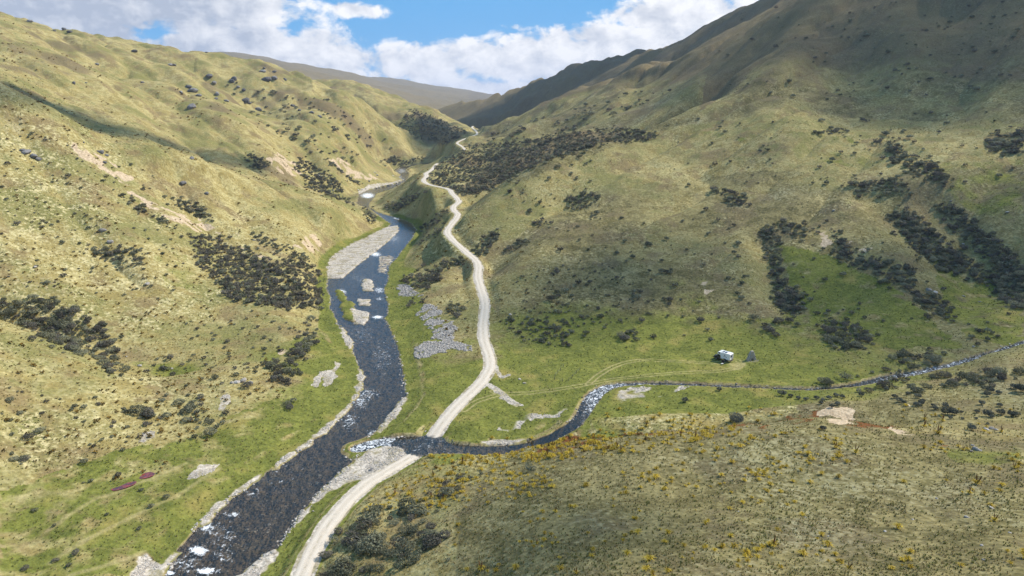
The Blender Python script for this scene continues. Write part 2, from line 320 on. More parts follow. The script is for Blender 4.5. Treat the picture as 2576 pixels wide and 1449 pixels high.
H = H - GY * 0.008 * sstep(-.34, -.50, GU) * sstep(600, 760, GY)        # the left-hand skyline sits a little lower

# river bed, gravel bars, stream bed
near = GY < 1400
rsd = grid_sd(RIVER, 32)
edge = rsd + 0.5 * fbm(GX, GY, 5, 2, 0.5, 6)
bank_w = np.clip(GY * 0.035, 6, 14); n0 = fbm(GX, GY, 7, 3, .55, 7)
H = np.where(rsd > -30, np.where(edge > 0, rz - 0.10 - 0.55 * sstep(0, 4.5, edge) - .12 * n0, (rz + 0.30 + 0.10 * fbm(GX, GY, 2.2, 2, .5, 8)) * (1 - sstep(0, 1, -edge / bank_w)) + H * sstep(0, 1, -edge / bank_w)), H)
BARS = {
 'bar_long': [(824,700),(824,672),(830,650),(851,635),(890,611),(917,600),(947,584),(977,571),(1000,567),(1004,580),(981,604),(966,617),(947,632),(924,649),(908,661),(896,671),(881,685),(863,700)],
 'bar_a': [(915,702),(933,702),(941,718),(936,733),(914,732),(908,718)],
 'bar_b': [(898,751),(931,754),(929,770),(902,768)],
 'bar_c': [(884,778),(926,785),(927,803),(917,819),(894,814)],
 'green_isle': [(844,730),(858,730),(865,742),(876,757),(893,765),(893,780),(887,788),(891,808),(867,802),(861,780),(855,770),(861,761),(849,747)],
 'shoal': [(950,645),(985,642),(995,650),(975,672),(972,690),(948,686)],
 'bar_left_low': [(330,1460),(352,1415),(372,1405),(405,1425),(438,1392),(455,1392),(410,1452),(390,1500),(330,1500)],
 'bar_left_a': [(505,1318),(540,1277),(610,1227),(660,1192),(662,1196),(613,1234),(546,1285),(510,1325)],
 'bar_left_b': [(690,1173),(760,1121),(830,1066),(880,1018),(883,1024),(834,1076),(763,1130),(693,1180)],
 'bar_left_c': [(888,1000),(898,975),(902,930),(915,935),(916,960),(905,985),(893,1010)],
 'bar_left_d': [(858,820),(870,835),(890,870),(880,880),(862,850)],
 'bar_right_low': [(575,1470),(620,1430),(665,1395),(690,1385),(700,1400),(680,1425),(650,1470)],
 'bar_delta': [(730,1338),(762,1292),(808,1240),(845,1205),(870,1180),(905,1150),(930,1137),(990,1122),(1025,1130),(1030,1155),(975,1182),(925,1212),(880,1220),(830,1240),(790,1275),(755,1318)],
 'bar_right_mid': [(958,1095),(985,1062),(1010,1035),(1022,1000),(1003,1010),(985,1035),(965,1065),(945,1090)],
 'bar_left_far': [(900,483),(926,474),(990,459),(1008,451),(1010,454),(990,462),(926,478),(903,489)],
 'bar_stream': [(1205,1118),(1260,1110),(1330,1113),(1300,1127),(1240,1130),(1205,1128)],
}
BAR_XY = {k: np.array(on_river(v)) for k, v in BARS.items()}
wob = 1.3 * fbm(GX, GY, 4.2, 3, 0.6, 9); ripple = fbm(GX, GY, 2.0, 2, 0.5, 10)
gravel = np.zeros(H.shape); isle = np.zeros(H.shape)
for k, P in BAR_XY.items():
    m = near & (GX > P[:, 0].min() - 6) & (GX < P[:, 0].max() + 6) & (GY > P[:, 1].min() - 8) & (GY < P[:, 1].max() + 8)
    sd = np.where(m, grid_sd(P, 10), -99.0) + wob
    top = rz + (0.35 if k != 'green_isle' else 0.6) + 0.10 * ripple
    if k == 'shoal': top = rz + 0.02 + 0.14 * ripple
    w = sstep(-1.2, 0.8, sd)
    H = np.where(m, np.where(k == 'bar_delta' or k == 'bar_stream', H * (1 - w) + top * w, np.maximum(H, H * (1 - w) + top * w)), H)
    g = sstep(-1.1, 1.0, sd) * m
    if k == 'green_isle': isle = np.maximum(isle, g)
    else: gravel = np.maximum(gravel, g)
# stream
sdist, sz, sw = grid_dist(STREAM[:, :2], [STREAM[:, 2], STREAM[:, 3]], 16)
sdn = sdist + 0.35 * fbm(GX, GY, 3.0, 2, 0.5, 12) - sw
H = np.where(sdn < 0, np.minimum(H, sz - 0.05 - 0.35 * sstep(0, 1.2, -sdn)), np.where(sdn < 5, np.maximum(H, sz + 0.5 * sstep(0.0, 0.7, sdn)) * (1 - sstep(0, 5, sdn)) + H * sstep(0, 5, sdn), H))
# road bench
rdist, rzz = grid_dist(ROAD[:, :2], [ROAD[:, 2]], 16)
rdn = rdist + 0.25 * fbm(GX, GY, 4, 2, 0.5, 14)
wr = 1 - sstep(2.3, 2.3 + np.clip(GY * 0.016, 2.6, 9), rdn)
H = H * (1 - wr) + (rzz - 0.06) * wr

# quick height lookups on the finished ground
def ground(x, y):
    x = np.asarray(x, float); y = np.asarray(y, float)
    u = x / y; v = np.log(np.maximum(y, 1e-3))
    i = np.clip(np.searchsorted(gu, u) - 1, 0, len(gu) - 2); j = np.clip(np.searchsorted(gv, v) - 1, 0, len(gv) - 2)
    fu = np.clip((u - gu[i]) / (gu[i+1] - gu[i]), 0, 1); fv = np.clip((v - gv[j]) / (gv[j+1] - gv[j]), 0, 1)
    return (H[j, i] * (1-fu) + H[j, i+1] * fu) * (1-fv) + (H[j+1, i] * (1-fu) + H[j+1, i+1] * fu) * fv
TAN = (H - CAM_H) / GY
RUN = np.maximum.accumulate(TAN, axis=0)
def sight(px, py):
    """where a line of sight first meets the ground (nan in the sky)"""
    px = np.atleast_1d(np.asarray(px, float)); py = np.atleast_1d(np.asarray(py, float))
    a, b, c = ray(px, py); u = a / b; t = c / b
    i = np.clip(np.round(np.interp(u, gu, np.arange(len(gu)))).astype(int), 0, len(gu) - 1)
    lo = np.zeros(px.shape, int); hi = np.full(px.shape, len(gv))
    while (hi - lo).max() > 0:
        mid = (lo + hi) // 2; ok = RUN[np.minimum(mid, len(gv) - 1), i] >= t
        act = lo < hi
        hi = np.where(act & ok, mid, hi); lo = np.where(act & ~ok, mid + 1, lo)
    j = np.clip(lo, 1, len(gv) - 1)
    t0 = TAN[j-1, i]; t1 = TAN[j, i]
    f = np.clip((t - t0) / np.where(np.abs(t1 - t0) < 1e-9, 1e-9, t1 - t0), 0, 1)
    y = np.exp(gv[j-1] + f * (gv[j] - gv[j-1])); y = np.where(lo >= len(gv), np.nan, y)
    x = u * y
    return x, y, ground(x, np.where(np.isnan(y), 100, y))

# ------------------------------------------------------------------ node helpers
class NT:
    def __init__(self, tree): self.t = tree; self.n = tree.nodes; self.l = tree.links
    def new(self, typ, **kw):
        nd = self.n.new('ShaderNode' + typ)
        for k, v in kw.items(): setattr(nd, k, v)
        return nd
    def put(self, sock, v):
        if hasattr(v, 'is_output') or isinstance(v, bpy.types.NodeSocket): self.l.new(v, sock)
        elif v is not None: sock.default_value = v
    def math(self, op, a, b=None, c=None, clamp=False):
        nd = self.new('Math', operation=op); nd.use_clamp = clamp
        for i, v in enumerate((a, b, c)):
            if v is not None: self.put(nd.inputs[i], v)
        return nd.outputs[0]
    def add(self, a, b): return self.math('ADD', a, b)
    def sub(self, a, b): return self.math('SUBTRACT', a, b)
    def mul(self, a, b): return self.math('MULTIPLY', a, b)
    def vmath(self, op, a, b=None):
        nd = self.new('VectorMath', operation=op); self.put(nd.inputs[0], a)
        if b is not None: self.put(nd.inputs[3 if op == 'SCALE' else 1], b)
        return nd.outputs[0]
    def comb(self, x, y, z):
        nd = self.new('CombineXYZ')
        for i, v in enumerate((x, y, z)): self.put(nd.inputs[i], v)
        return nd.outputs[0]
    def sep(self, v):
        nd = self.new('SeparateXYZ'); self.put(nd.inputs[0], v); return nd.outputs
    def step(self, a, b, x):
        nd = self.new('MapRange', interpolation_type='SMOOTHSTEP'); self.put(nd.inputs[0], x)
        self.put(nd.inputs[1], a); self.put(nd.inputs[2], b); nd.inputs[3].default_value = 0; nd.inputs[4].default_value = 1
        return nd.outputs[0]
    def noise(self, vec, scale, detail=2, rough=0.5, dist=0.0, dim='3D'):
        nd = self.new('TexNoise', noise_dimensions=dim); self.put(nd.inputs['Vector'], vec)
        nd.inputs['Scale'].default_value = scale; nd.inputs['Detail'].default_value = detail
        nd.inputs['Roughness'].default_value = rough; nd.inputs['Distortion'].default_value = dist
        return nd.outputs[0]
    def voronoi(self, vec, scale, feature='F1', out=0):
        nd = self.new('TexVoronoi', feature=feature); self.put(nd.inputs['Vector'], vec); nd.inputs['Scale'].default_value = scale
        return nd.outputs[out]
    def mix(self, fac, a, b, blend='MIX'):
        nd = self.new('Mix', data_type='RGBA', blend_type=blend); nd.clamp_factor = True
        self.put(nd.inputs[0], fac); self.put(nd.inputs[6], a if not isinstance(a, tuple) else (*a, 1)); self.put(nd.inputs[7], b if not isinstance(b, tuple) else (*b, 1))
        return nd.outputs[2]
    def attr(self, name):
        return self.new('Attribute', attribute_name=name).outputs
    def sepc(self, c):
        nd = self.new('SeparateColor'); self.put(nd.inputs[0], c); return nd.outputs
    def bump(self, h, strength, dist, normal=None):
        nd = self.new('Bump'); nd.inputs['Strength'].default_value = strength; nd.inputs['Distance'].default_value = dist
        self.put(nd.inputs['Height'], h)
        if normal is not None: self.put(nd.inputs['Normal'], normal)
        return nd.outputs[0]
def material(name):
    m = bpy.data.materials.new(name); m.use_nodes = True
    nt = NT(m.node_tree); p = m.node_tree.nodes['Principled BSDF']
    p.inputs['Specular IOR Level'].default_value = 0.2; p.inputs['Roughness'].default_value = 0.9
    return m, nt, p
def world_pos(nt): return nt.new('NewGeometry').outputs['Position']
def simple(name, rgb, rough=0.6, spec=0.3, metal=0.0, vary=0.0, scale=4.0):
    m, nt, p = material(name)
    p.inputs['Roughness'].default_value = rough; p.inputs['Specular IOR Level'].default_value = spec; p.inputs['Metallic'].default_value = metal
    if vary:
        n = nt.noise(nt.new('TexCoord').outputs['Object'], scale, 3)
        c = nt.mix(n, tuple(v * (1 - vary) for v in rgb), tuple(min(1, v * (1 + vary)) for v in rgb)); nt.put(p.inputs['Base Color'], c)
    else: p.inputs['Base Color'].default_value = (*rgb, 1)
    return m

# ------------------------------------------------------------------ sky: daylight with fair-weather cloud
def build_sky():
    nt = NT(world.node_tree); bg = world.node_tree.nodes['Background']
    sky = nt.new('TexSky', sky_type='NISHITA', sun_disc=False); sky.sun_elevation = R(SUN_EL); sky.sun_rotation = R(SUN_AZ)
    sky.altitude = 800; sky.air_density = 1.0; sky.dust_density = 0.4; sky.ozone_density = 3.0
    # azimuth / elevation of the view direction
    dvec = nt.new('TexCoord').outputs['Generated']; dx, dy, dz = nt.sep(dvec)
    az = nt.math('ARCTAN2', dx, dy); el = nt.math('ARCSINE', dz)
    ae = nt.comb(az, el, 0.0)
    nz = nt.new('TexNoise'); nz.inputs['Scale'].default_value = 11.0; nz.inputs['Detail'].default_value = 3; nt.put(nz.inputs['Vector'], ae)
    wp = nt.vmath('ADD', ae, nt.vmath('MULTIPLY', nt.vmath('SUBTRACT', nz.outputs[1], (0.5, 0.5, 0.5)), (0.055, 0.038, 0.0)))
    # banks of cloud over the valley (survey grid: centre, half size, weight)
    blobs = [(120,50,560,140,1.15),(560,45,300,90,1.2),(700,145,250,66,1.3),(880,165,110,52,1.1),
             (940,62,95,26,0.95),(1080,165,170,66,1.05),(1330,165,300,70,1.08),(1680,65,260,60,1.1),(1560,125,300,60,1.15),(1880,55,170,80,1.1),(1250,228,560,36,1.0),
             (1480,2,55,16,0.72),(1655,0,95,20,0.78),(1300,92,90,18,0.66),(860,0,90,14,0.5)]
    acc = None
    for bx, by, rx, ry, k in blobs:
        d = nt.vmath('MULTIPLY', nt.vmath('SUBTRACT', wp, ((bx - 1288) / 1736.0, (277 - by) / 1736.0, 0)), (1736.0 / rx, 1736.0 / ry, 0))
        dd = nt.new('VectorMath', operation='DOT_PRODUCT'); nt.put(dd.inputs[0], d); nt.put(dd.inputs[1], d)
        v = nt.mul(nt.math('POWER', 0.4, dd.outputs['Value']), k)
        acc = v if acc is None else nt.math('MAXIMUM', acc, v)
    # high overhead and to the sides, cover is thickened to neutralise the fill light
    away = nt.math('MAXIMUM', nt.step(0.165, 0.30, el), nt.step(0.62, 0.95, nt.math('ABSOLUTE', az)))
    cover = nt.step(nt.sub(0.56, nt.mul(nt.math('MAXIMUM', nt.step(.45, .8, el), nt.step(.6, 1.1, nt.math('ABSOLUTE', az))), .26)), 0.74, nt.noise(nt.vmath('MULTIPLY', ae, (1.0, 1.6, 1.0)), 3.2, 2, 0.5))
    acc = nt.math('MAXIMUM', acc, nt.mul(nt.mul(cover, away), 1.1))
    stretch = nt.vmath('MULTIPLY', ae, (1.0, 1.5, 1.0))
    big = nt.noise(stretch, 9.0, 2, 0.5)
    puff = nt.noise(stretch, 26.0, 6, 0.58, 0.25)
    lift = nt.noise(nt.vmath('ADD', stretch, (0.012, 0.024, 0)), 26.0, 4, 0.58, 0.25)
    d0 = nt.add(nt.sub(acc, 0.52), nt.add(nt.mul(nt.sub(puff, 0.5), 1.25), nt.mul(nt.sub(big, 0.5), 0.75)))
    mask = nt.step(0.0, 0.28, d0)
    light = nt.add(0.80, nt.mul(nt.sub(puff, lift), 1.9))
    light = nt.sub(light, nt.mul(nt.step(0.25, 1.0, d0), 0.20))
    # the bank on the left is seen from beneath: its shaded base
    base = nt.mul(nt.step(-0.26, -0.46, az), nt.step(0.055, 0.095, nt.add(el, nt.mul(nt.sub(big, .5), .10))))
    base = nt.math('MAXIMUM', nt.mul(base, 0.72), nt.mul(nt.step(0.25, 0.6, el), 0.25))
    light = nt.math('MINIMUM', nt.math('MAXIMUM', nt.sub(light, base), 0.0), 1.0)
    ccol = nt.mix(light, (4.5, 5.1, 6.2), (10.2, 10.2, 10.3))
    skyc = nt.mix(0.82, sky.outputs[0], (1.0, 4.3, 8.6))
    skyc = nt.mix(nt.mul(nt.step(0.10, 0.0, el), 0.3), skyc, (5.4, 7.6, 9.4))
    c = nt.mix(mask, skyc, ccol)
    nt.put(bg.inputs[0], c); bg.inputs[1].default_value = SKY_STRENGTH
build_sky()

# ------------------------------------------------------------------ what grows and lies where
PX, PY = project(GX, GY, H)
_wx = 9 * fbm(GX, GY, 9, 3, 0.55, 20) * np.clip(200 / GY, .25, 1.2) * 2; _wy = 7 * fbm(GX, GY, 9, 3, 0.55, 21) * np.clip(200 / GY, .25, 1.2) * 2
WPX, WPY = PX + _wx, PY + _wy
def zone(poly, soft=0.0, ymin=0, ymax=9e9):
    p = np.array(poly, float); m = np.zeros(H.shape)
    b = (WPX > p[:, 0].min()) & (WPX < p[:, 0].max()) & (WPY > p[:, 1].min()) & (WPY < p[:, 1].max()) & (GY > ymin) & (GY < ymax)
    m[b] = inside(WPX[b], WPY[b], poly); return m
def zc(pts, ox, oy, k=.3351): return [(ox + k * a, oy + k * b) for a, b in pts]

dHy, dHx = np.gradient(H); 
slope = np.hypot(np.gradient(H, axis=1) / np.maximum(np.gradient(GX, axis=1), 1e-6), np.gradient(H, axis=0) / np.maximum(np.gradient(GY, axis=0), 1e-6))
above = H - rz
n_big = fbm(GX, GY, 70, 3, 0.55, 30); n_mid = fbm(GX, GY, 22, 3, 0.55, 31); n_sm = fbm(GX, GY, 7, 3, 0.6, 32)
right = sstep(-30, 40, GX + 0.06 * GY)                  # right-hand side of the valley
green = (1 - sstep(1.0, 4.5, above + 1.6 * n_mid)) * (1 - sstep(.16, .4, slope)) * (1 - sstep(300, 650, GY))
green = np.maximum(green, 0.9 * (1 - sstep(2.5, 7, -rsd)) * (rsd < 0) * (GY < 520))
green = np.maximum(green, right * (1 - sstep(4, 11, above + 2 * n_mid)) * (1 - sstep(.2, .5, slope)) * (GY > 165) * (GY < 330) * 0.75)
for poly, k in [([(1960,620),(2080,640),(2250,720),(2340,800),(2420,870),(2250,880),(2050,800),(2000,740)], 0.95), ([(1900,800),(2060,790),(2240,860),(2300,900),(1900,900)], .6), ([(2480,690),(2576,760),(2576,880),(2430,850),(2350,760)], .8),
                ([(2350,640),(2420,690),(2520,780),(2460,800),(2360,740)], .7), ([(1250,900),(1480,900),(1500,960),(1300,985)], .65), ([(1740,330),(2100,330),(2300,420),(2100,420)], .3), ([(2300,420),(2576,400),(2576,560),(2450,540)], .45),
                ([(1690,700),(1900,700),(1900,880),(1600,880)], .35), ([(0,700),(120,640),(260,700),(150,760)], .3), ([(380,640),(470,640),(520,740),(430,720)], .45), ([(2350,1130),(2576,1120),(2576,1170),(2420,1165)], .5), ([(0,1230),(250,1150),(520,1080),(700,1000),(800,950),(860,1000),(700,1150),(480,1330),(420,1449),(0,1449)], .78)]:
    green = np.maximum(green, k * zone(poly) * np.clip(0.75 + 0.9 * n_sm, 0, 1))
green = np.clip(green + right * 0.25 * sstep(0.0, 0.5, n_mid) * (GY < 450), 0, 1)
green = np.maximum(green, isle)

pale = np.zeros(H.shape); grey = np.zeros(H.shape); soil = np.zeros(H.shape); rust = np.zeros(H.shape); heath_shade = np.zeros(H.shape); track = np.zeros(H.shape)
for poly in [[(784,951),(802,940),(820,925),(834,922),(848,905),(856,912),(846,945),(826,972),(815,972),(812,945),(800,970),(790,972)], [(472,1195),(506,1168),(560,1171),(523,1198),(479,1205)],
             zc([(1690,110),(1740,90),(1760,150),(1700,200),(1650,200)], 0, 963.5), zc([(1050,370),(1160,360),(1170,420),(1030,460)], 0, 963.5)]:
    pale = np.maximum(pale, zone(poly))
GREY_POLYS = [zc([(430,790),(440,690),(500,700),(640,780),(560,800)], 856.8, 481.7), zc([(560,920),(650,840),(720,870),(770,920),(640,960)], 856.8, 481.7),
              zc([(620,1020),(700,950),(850,970),(870,1030),(830,1110),(960,1160),(970,1190),(850,1200),(720,1210),(600,1250),(570,1240),(580,1180),(700,1100)], 856.8, 481.7)]
for poly in GREY_POLYS: grey = np.maximum(grey, zone(poly) * np.clip(.8 + 1.1 * n_sm, 0, 1))
STONY = [[(1278,1065),(1308,1047),(1337,1045),(1363,1045),(1417,1025),(1436,1023),(1407,1041),(1347,1061),(1278,1091),(1240,1085)], [(1532,1011),(1552,989),(1575,981),(1635,977),(1675,976),(1740,974),(1704,985),(1655,999),(1615,1005),(1565,1009)]]
for poly in STONY: pale = np.maximum(pale, 0.75 * zone(poly) * np.clip(.7 + n_sm * 1.4, 0, 1))
SOIL = [[(161,352),(201,355),(268,402),(335,449),(322,469),(268,436),(201,395)], [(322,482),(375,492),(402,519),(486,549),(523,565),(613,599),(570,589),(469,579),(369,525)], zc([(1700,380),(2060,500),(2100,560),(1850,440)], 0, 481.7),
        [(737,616),(787,586),(821,609),(784,642)], [(670,399),(697,382),(754,419),(764,446),(704,439)], [(857,416),(872,416),(881,427),(869,434),(858,425)], [(820,400),(850,395),(900,425),(960,450),(930,455),(860,440)],
        zc([(2100,1180),(2200,1190),(2230,1240),(2120,1230)], 0, 481.7), [(2045,1044),(2085,1030),(2136,1035),(2162,1057),(2115,1064),(2082,1054)], zc([(1040,290),(1100,290),(1120,420),(1040,420)], 1713.5, 481.7), zc([(1250,370),(1440,430),(1380,450),(1280,420)], 1713.5, 481.7), zc([(150,680),(260,670),(270,740),(190,800)], 1713.5, 481.7),
        zc([(1540,340),(1700,350),(1780,400),(1640,410)], 1713.5, 963.5)]
for k, poly in enumerate(SOIL): soil = np.maximum(soil, zone(poly) * (np.clip(0.55 + 1.3 * n_sm, 0, 1) if k != 8 else 1))
RUST = [[(1285,1130),(1340,1114),(1420,1104),(1500,1096),(1520,1104),(1460,1124),(1380,1134),(1320,1140)], [(1800,1082),(1850,1072),(1930,1056),(2000,1046),(2060,1040),(2050,1052),(1980,1066),(1900,1082),(1840,1094)], zc([(340,390),(360,370),(650,280),(800,250),(900,240),(980,240),(960,265),(700,320),(500,400)], 1713.5, 963.5), zc([(1180,290),(1380,310),(1450,330),(1600,330),(1740,370),(1650,375),(1500,350),(1300,330)], 1713.5, 963.5),
        zc([(1300,500),(1450,470),(1700,440),(1760,430),(1800,440),(1780,470),(1600,500),(1400,520)], 856.8, 963.5), zc([(2050,370),(2250,350),(2574,350),(2574,375),(2200,385)], 856.8, 963.5), zc([(1780,440),(1930,440),(2080,460),(1950,465)], 1713.5, 963.5)]
for poly in RUST: rust = np.maximum(rust, zone(poly) * np.clip(.6 + 1.5 * n_sm, 0, 1))
for poly in [[(1040,280),(1100,297),(1180,335),(1120,365),(1060,350)], [(1150,480),(1250,400),(1350,360),(1450,330),(1600,335),(1400,390),(1300,430),(1200,490)], [(1780,180),(1950,60),(2000,60),(1850,220),(1760,280)], [(1120,290),(1300,240),(1540,150),(1760,108),(1720,145),(1400,250),(1200,320)]]:
    heath_shade = np.maximum(heath_shade, 0.95 * zone(poly))  # heath tone over turned-away and clouded faces also deepens their shade in colour
heath_shade = np.clip(heath_shade + (0.5 * sstep(0.15, 0.6, n_big) + .35 * (1 - right) * sstep(380, 520, GY) * sstep(-.3, .3, n_mid + n_big)) * hill + 0.75 * right * sstep(70, 130, H + 10 * n_mid) + 0.8 * sstep(1100, 1900, GY), 0, 1)  # right-hand term browns the colour of the cloud-shaded upper hill
TRACKS = [([(1240,985),(1300,990),(1400,980),(1480,966),(1560,952),(1700,938),(1800,934),(1850,926),(1866,915),(1848,905),(1822,908)], 0.8), ([(1480,966),(1510,941),(1560,916),(1610,906),(1680,908),(1780,913),(1815,911)], 0.8), ([(1168,1032),(1195,1012),(1228,1000),(1262,990)], .8),
          ([(121,1335),(235,1258),(285,1242),(385,1201),(469,1165)], 0), ([(127,1416),(235,1349),(335,1299),(469,1232),(553,1178)], 0), ([(174,1449),(255,1426),(362,1389)], 0), ([(1560,700),(1500,655),(1400,660),(1240,662)], 0), ([(1800,515),(1640,480),(1560,470)], 0)]
for pts, gap in TRACKS:
    x, y, z = sight(*np.array(pts, float).T); P = smooth_line(np.stack([x, y], 1), 4)
    (d,) = grid_dist(P, None, 6); d = d + 0.12 * fbm(GX, GY, 2.5, 2, .5, 40)
    track = np.maximum(track, (np.exp(-((d - gap) / 0.42) ** 2) if gap else 0.75 * np.exp(-(d / 0.9) ** 2)))
x, y, z = sight(np.array([1875., 1890, 1905]), np.array([908., 910, 908])); (d,) = grid_dist(np.stack([x, y], 1), None, 8); track = np.maximum(track, .7 * np.exp(-((d + .5 * n_sm) / 1.2) ** 2))
x, y, z = sight(np.array([1845., 1862, 1850]), np.array([918., 917, 926])); 
(d,) = grid_dist(np.stack([x, y], 1), None, 8); track = np.maximum(track, 0.8 * np.exp(-(d / 2.2) ** 4))
for pts, w in [([(1229,968),(1248,980),(1262,990),(1289,1014),(1300,1018)], 1.5), ([(1245,918),(1254,938),(1262,950),(1280,943)], .8), ([(1262,1000),(1290,1013),(1312,1019)], .9)]:
    x, y, z = sight(*np.array(pts, float).T); (d,) = grid_dist(np.stack([x, y], 1), None, 6)
    pale = np.maximum(pale, 1 - sstep(.55, 1.0, (d + 0.5 * fbm(GX, GY, 2, 2, .6, 41)) / w))
pale = np.maximum(pale, gravel)
pale = np.maximum(pale, (1 - sstep(ROAD_HALF + .1, ROAD_HALF + 0.9, rdist + .5 * n_sm)) * (GY < 700))
bed = np.clip((rsd > -0.3) * (H < rz + 0.02) + (sdn < 0.15) * (H < sz + .03), 0, 1) * 1.0
green = green * (1 - gravel)
tan = np.clip(0.5 + 1.0 * n_mid + 0.5 * n_big, 0, 1)

nr, nc = H.shape
def grid_mesh(name, sel=None, z=None):
    """a mesh on the survey grid: all of it, or only the cells selected"""
    idx = np.arange(nr * nc).reshape(nr, nc)
    q = np.stack([idx[:-1, :-1], idx[:-1, 1:], idx[1:, 1:], idx[1:, :-1]], -1)
    q = (q if sel is None else q[sel]).reshape(-1, 4)
    used, q = np.unique(q, return_inverse=True); q = q.reshape(-1, 4)
    co = np.stack([GX, GY, H if z is None else z], -1).reshape(-1, 3)[used].astype(np.float32)
    me = bpy.data.meshes.new(name)
    me.vertices.add(len(co)); me.vertices.foreach_set('co', co.ravel())
    me.loops.add(q.size); me.loops.foreach_set('vertex_index', q.ravel().astype(np.int32))
    me.polygons.add(len(q)); me.polygons.foreach_set('loop_start', np.arange(0, q.size, 4, dtype=np.int32)); me.polygons.foreach_set('loop_total', np.full(len(q), 4, np.int32))
    me.update(calc_edges=True); me.polygons.foreach_set('use_smooth', np.ones(len(q), bool))
    return me, used
def color_attr(me, name, chans, used):
    a = me.color_attributes.new(name, 'FLOAT_COLOR', 'POINT')
    a.data.foreach_set('color', np.stack([c.ravel()[used] for c in chans], -1).astype(np.float32).ravel())
def link(name, me, mat=None, parent=None, **props):
    o = bpy.data.objects.new(name, me); col.objects.link(o)
    if mat is not None and me is not None and not me.materials: me.materials.append(mat)
    if parent is not None: o.parent = parent
    for k, v in props.items(): o[k] = v
    return o

